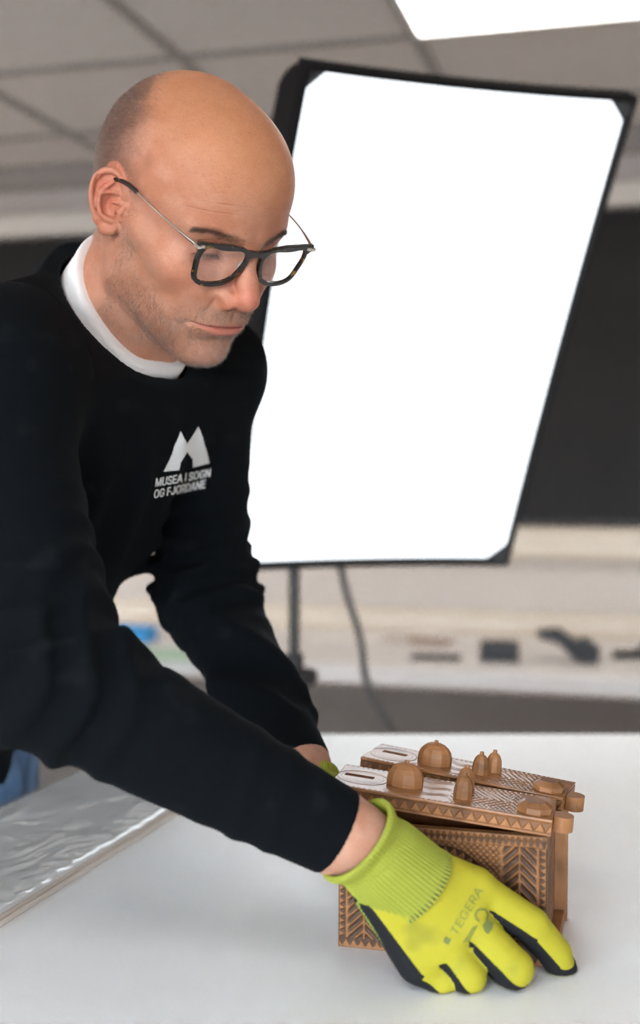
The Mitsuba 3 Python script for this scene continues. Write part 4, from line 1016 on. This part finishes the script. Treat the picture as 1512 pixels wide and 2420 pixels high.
# ================================================================ print on the sweater and the glove: thin films lying on the cloth
def march(fn, q, t0=.85, t1=2.0):
    """where rays from the lens through the points q of the picture plane meet a surface"""
    o = np.array([0, 0, CZ]); d = np.array([px(a, b, 1.0) for a, b in q]) - o; t = np.full(len(q), t0)
    for _ in range(60):
        v = fn(o + d * t[:, None]); t = t + np.clip(v, -.02, .06) * .75
    p = o + d * t[:, None]; e = 4e-4
    g = np.stack([fn(p + np.eye(3)[i] * e) - fn(p - np.eye(3)[i] * e) for i in range(3)], 1)
    return p, g / np.linalg.norm(g, axis=1, keepdims=True)
def film(m2, to_px, fn, lift, step):
    """a flat outline, cut fine, laid on the surface fn"""
    v, f = trimesh.remesh.subdivide_to_size(np.c_[m2.vertices[:, :2], 0 * m2.vertices[:, 0]], m2.faces, step)
    p, g = march(fn, to_px(v[:, :2])); return trimesh.Trimesh(p + g * lift, f, process=False)
def flat(m): 
    m = m.copy(); m.update_faces(m.face_normals[:, 2] > .5); m.remove_unreferenced_vertices(); return m
bsdf('m_print', srgb(222, 224, 224), 0.8, two=True)
bsdf('m_glove_print', srgb(88, 96, 42), 0.8, two=True)
c7 = lambda a: np.array(a, float) / 6.574 + [330, 980]
em = Polygon(c7([(355, 880), (440, 715), (500, 585), (528, 478), (570, 395), (622, 252), (722, 452), (900, 176), (968, 335), (1030, 560), (1078, 752), (815, 812), (812, 690), (722, 580), (628, 735), (606, 855)]))
em2 = trimesh.creation.extrude_polygon(em, 1.0); em2 = flat(em2)
k = part('person__sweater', 'emblem', film(em2, lambda v: v, sweater, .0011, 2.5), 'm_print', smooth=True); labels[k] = {'label': 'white printed emblem of two peaks'}
def text_film(text, p0, p1, up, height, fn, name, parent, mat, bold, lift, label):
    m = flat(text_mesh(text.replace('|', ' '), 1.0, .1, bold))
    if '|' in text:
        a, b = text.split('|'); wa = text_mesh(a.strip(), 1.0, .1, bold).bounds[1][0]; wb = m.bounds[1][0] - (lambda q: q[1][0] - q[0][0])(text_mesh(b.strip(), 1.0, .1, bold).bounds)
        m = cat([m, flat(box((wa + wb) / 2 - .09, (wa + wb) / 2 + .07, 0, 1.04, 0, .1))])
    m = cat([m, m.copy().apply_translation([.07, 0, 0])]) if bold else m; w = m.bounds[1][0] - m.bounds[0][0]; x0 = m.bounds[0][0]
    p0, p1, up = np.array(p0, float), np.array(p1, float), np.array(up, float)
    f = lambda v: p0 + (v[:, :1] - x0) / w * (p1 - p0) + v[:, 1:2] * up
    q = m.copy(); k = part(parent, name, film(q, f, fn, lift, .22), mat, smooth=True); labels[k] = {'label': label}
text_film('MUSEA | SOGN', c7((222, 1113)), c7((1090, 962)), np.array([2.2, -19.5]), 1, sweater, 'lettering', 'person__sweater', 'm_print', True, .0011, 'white printed words MUSEA I SOGN')
text_film('OG FJORDANE', c7((200, 1290)), c7((1015, 1132)), np.array([2.2, -19.0]), 1, sweater, 'lettering', 'person__sweater', 'm_print', True, .0011, 'white printed words OG FJORDANE')
gr = lambda P: np.minimum(GLOVE['right'](P), 9)
text_film('TEGERA', (1078, 2212), (1141, 2105), np.array([-15.5, -12.0]), 1, gr, 'lettering', 'person__glove', 'm_glove_print', False, .0004, 'grey-green printed word TEGERA')
sq = trimesh.creation.extrude_polygon(Polygon([(1046, 2225), (1052, 2212), (1066, 2220), (1059, 2233)]), 1.0)
shd = Polygon([(1140, 2186), (1150, 2172), (1165, 2180), (1163, 2196), (1152, 2208), (1143, 2200)])
rg = Polygon([(1138 + 17 * math.cos(a), 2163 + 17 * math.sin(a)) for a in np.arange(40) / 40 * 5.2 + 2.0] + [(1138 + 12.5 * math.cos(a), 2163 + 12.5 * math.sin(a)) for a in (np.arange(40) / 40 * 5.2 + 2.0)[::-1]])
bars = [Polygon([(1094 + 9 * i, 2226 - 1 * i), (1097 + 9 * i, 2228 - 1 * i), (1122 + 6 * i, 2190 - 2 * i), (1119 + 6 * i, 2188 - 2 * i)]) for i in range(2)]
mk = cat([flat(sq)] + [flat(trimesh.creation.extrude_polygon(p.buffer(0), 1.0)) for p in [shd, rg] + bars])
k = part('person__glove', 'mark', film(mk, lambda v: v, gr, .0004, 4), 'm_glove_print', smooth=True); labels[k] = {'label': 'small printed square, ring and shield beside the word'}
# ================================================================ flat parcel in crinkled clear plastic
PQ, PD = np.array([-.277, 1.062]), np.array([.327, .945]); PN = np.array([-.945, .327])
PM = np.eye(4); PM[:2, 0], PM[:2, 1], PM[:3, 3] = PD, PN, [PQ[0], PQ[1], TZ]
tag('wrapped_parcel', 'flat grey parcel wrapped in crinkled clear plastic on the table, left of the box', 'parcel')
bsdf('m_card', proc(lambda p, n, uv: mi.Color3f(srgb(222, 221, 218)) * (.92 + .16 * fbm(p.x * 25, p.y * 25, p.z * 400))), 0.6)
bsdf('m_card_warm', srgb(206, 194, 182), 0.7)
scene['m_film'] = {'type': 'thindielectric', 'int_ior': 1.6}
for k_, (z0, z1, o) in enumerate(((.0004, .0052, .0), (.0056, .0104, .002), (.0108, .0148, .001))):
    part('wrapped_parcel', 'board', xf(box(-.48 + o, .60 + o, .004 + o, .186 - o, z0, z1, .0006), PM), 'm_card' if k_ == 2 else 'm_card_warm')
def pfilm(u, v):
    x = -.49 + 1.10 * u; s = v                                     # across: up the near side, over the top, down the far side
    a = np.clip(s / .09, 0, 1); b = np.clip((s - .91) / .09, 0, 1); y = -.0015 + .193 * np.clip((s - .05) / .90, 0, 1); z = .0185 * (sstep(0, 1, a) - sstep(0, 1, b))
    q = np.stack([x * 9 + y * 4, y * 17 - x * 3, 0 * x], 1)
    c = np.abs(2 * nfbm(q + 3 * nfbm(q * .7, 2, 4)[:, None], 3, 2) - 1); c2 = np.abs(2 * nfbm(np.stack([x * 45 + y * 30, y * 40 - x * 22, 0 * x], 1), 2, 7) - 1)
    e = np.exp(-((y - .012) / .016) ** 2)
    z = z + (.0036 * (c - .3) + .0036 * e * (c2 - .3) + .0008 * np.sin(x * 210 + 40 * y) * e) * sstep(.03, .12, s) * sstep(.97, .88, s); y = y + .0012 * (c2 - .3) * (s < .12)
    return trimesh.transform_points(np.stack([x, y, np.maximum(z, np.where((s > .1) & (s < .9), .0152, .0003))], 1), PM)
part('wrapped_parcel', 'plastic_film', grid_mesh(pfilm, 560, 150), 'm_film', smooth=True); labels['wrapped_parcel__plastic_film'] = {'label': 'crinkled clear plastic film'}
# ================================================================ things lying on the workbench
BZ = .757
def at_bench(x, y, lift=0.0):
    """the spot on the bench that the lens sees at pixel x, y"""
    a = px(x, y, 1.0) - [0, 0, CZ]; return (np.array([0, 0, CZ]) + a * ((BZ + lift - CZ) / a[2]))[:2]
def on_bench(m, x, y, turn=0.0):
    p = at_bench(x, y); return xf(m, rotz(ROOM + turn, (p[0], p[1], BZ + .0004)))
bsdf('m_dark_plastic', srgb(24, 22, 22), 0.5); bsdf('m_dark_grey', srgb(44, 40, 40), 0.5)
bsdf('m_blue', srgb(52, 152, 214), 0.6); bsdf('m_green', srgb(176, 200, 178), 0.6); bsdf('m_paper', srgb(232, 226, 220), 0.8); bsdf('m_brown_paper', srgb(150, 128, 116), 0.8)
# round-cornered case
k = 'storage_case'; tag(k, 'small black round-cornered case on the workbench, nearest below the softbox corner', 'case')
b = trimesh.creation.extrude_polygon(sbox(-.043, -.03, .043, .03).buffer(.010), .040)
part(k, 'body', on_bench(b, 1180, 1562, 6), 'm_dark_plastic', smooth=40)
part(k, 'lid', on_bench(trimesh.creation.extrude_polygon(sbox(-.042, -.029, .042, .029).buffer(.010), .012).apply_translation([0, 0, .0405]), 1180, 1562, 6), 'm_dark_grey', smooth=40)
# tape dispenser, tilted grip
k = 'tape_dispenser'; tag(k, 'black angled tape dispenser on the workbench, right of the black case', 'tape dispenser')
pr = Polygon([(-.085, .080), (-.030, .088), (.030, .046), (.078, .040), (.075, .005), (.040, .0), (.010, .012), (-.030, .055), (-.080, .066)]).buffer(.003)
m = trimesh.creation.extrude_polygon(pr, .045); m.apply_transform(trimesh.transformations.rotation_matrix(math.pi / 2, [1, 0, 0])); m.apply_translation([0, .022, .0035])
part(k, 'body', on_bench(m, 1345, 1566, 8), 'm_dark_plastic', smooth=30)
m = trimesh.creation.annulus(.018, .034, .024); m.apply_transform(trimesh.transformations.rotation_matrix(math.pi / 2, [1, 0, 0])); m.apply_translation([.040, .0, .0345])
part(k, 'tape_roll', on_bench(m, 1345, 1566, 8), 'm_dark_grey', smooth=40)
k = 'paper_sheet'
for i, (x, y, w, h, t_, mat, lab) in enumerate(((850, 1512, .30, .16, 12, 'm_paper', 'white paper sheet on the workbench, behind the light stand'), (985, 1515, .22, .13, -8, 'm_brown_paper', 'brownish paper sheet on the workbench, right of the hanging cable'), (1100, 1556, .28, .15, 4, 'm_paper', 'white paper sheet on the workbench, in front of the black case'), (1330, 1560, .30, .16, -5, 'm_paper', 'white paper sheet on the workbench, under the tape dispenser'))):
    if i == 3: continue
    key = free('paper_sheet'); b = trimesh.creation.extrude_polygon(sbox(-w / 2, -h / 2, w / 2, h / 2).buffer(.002), .0012)
    scene[key] = ply(on_bench(b, x, y, t_), mat); tag(key, lab, 'paper sheet')
key = 'folder'; b = box(-.07, .07, -.035, .035, 0, .010, .003); scene[key] = ply(on_bench(b, 1030, 1558, 5), 'm_dark_grey'); tag(key, 'dark flat folder on the workbench, left of the black case', 'folder')
k = 'glove_box'; tag(k, 'bright blue box on the workbench, seen between belly and far arm', 'box')
part(k, 'lid', on_bench(box(-.061, .061, -.051, .051, .0364, .042, .002), 316, 1514, 0), 'm_blue'); part(k, 'body', on_bench(box(-.06, .06, -.05, .05, 0, .036, .004), 316, 1514, 0), 'm_blue')
k = 'cutting_mat'; scene[k] = ply(on_bench(box(-.22, .22, -.10, .10, 0, .003, .001), 330, 1545, 3), 'm_green'); tag(k, 'pale green cutting mat on the workbench, in front of the blue box', 'cutting mat')
k = 'clamp'; tag(k, 'dark clamp on the workbench at the right edge of the picture', 'clamp')
part(k, 'body', on_bench(box(-.05, .06, -.012, .012, 0, .022, .004), 1490, 1556, 18), 'm_dark_plastic')
part(k, 'handle', on_bench(cat([tube([[.02, 0, .024], [.05, 0, .050]], .006, 8), tube([[.045, -.018, .05], [.055, .018, .05]], .006, 8)]), 1490, 1556, 18), 'm_dark_grey', smooth=40)
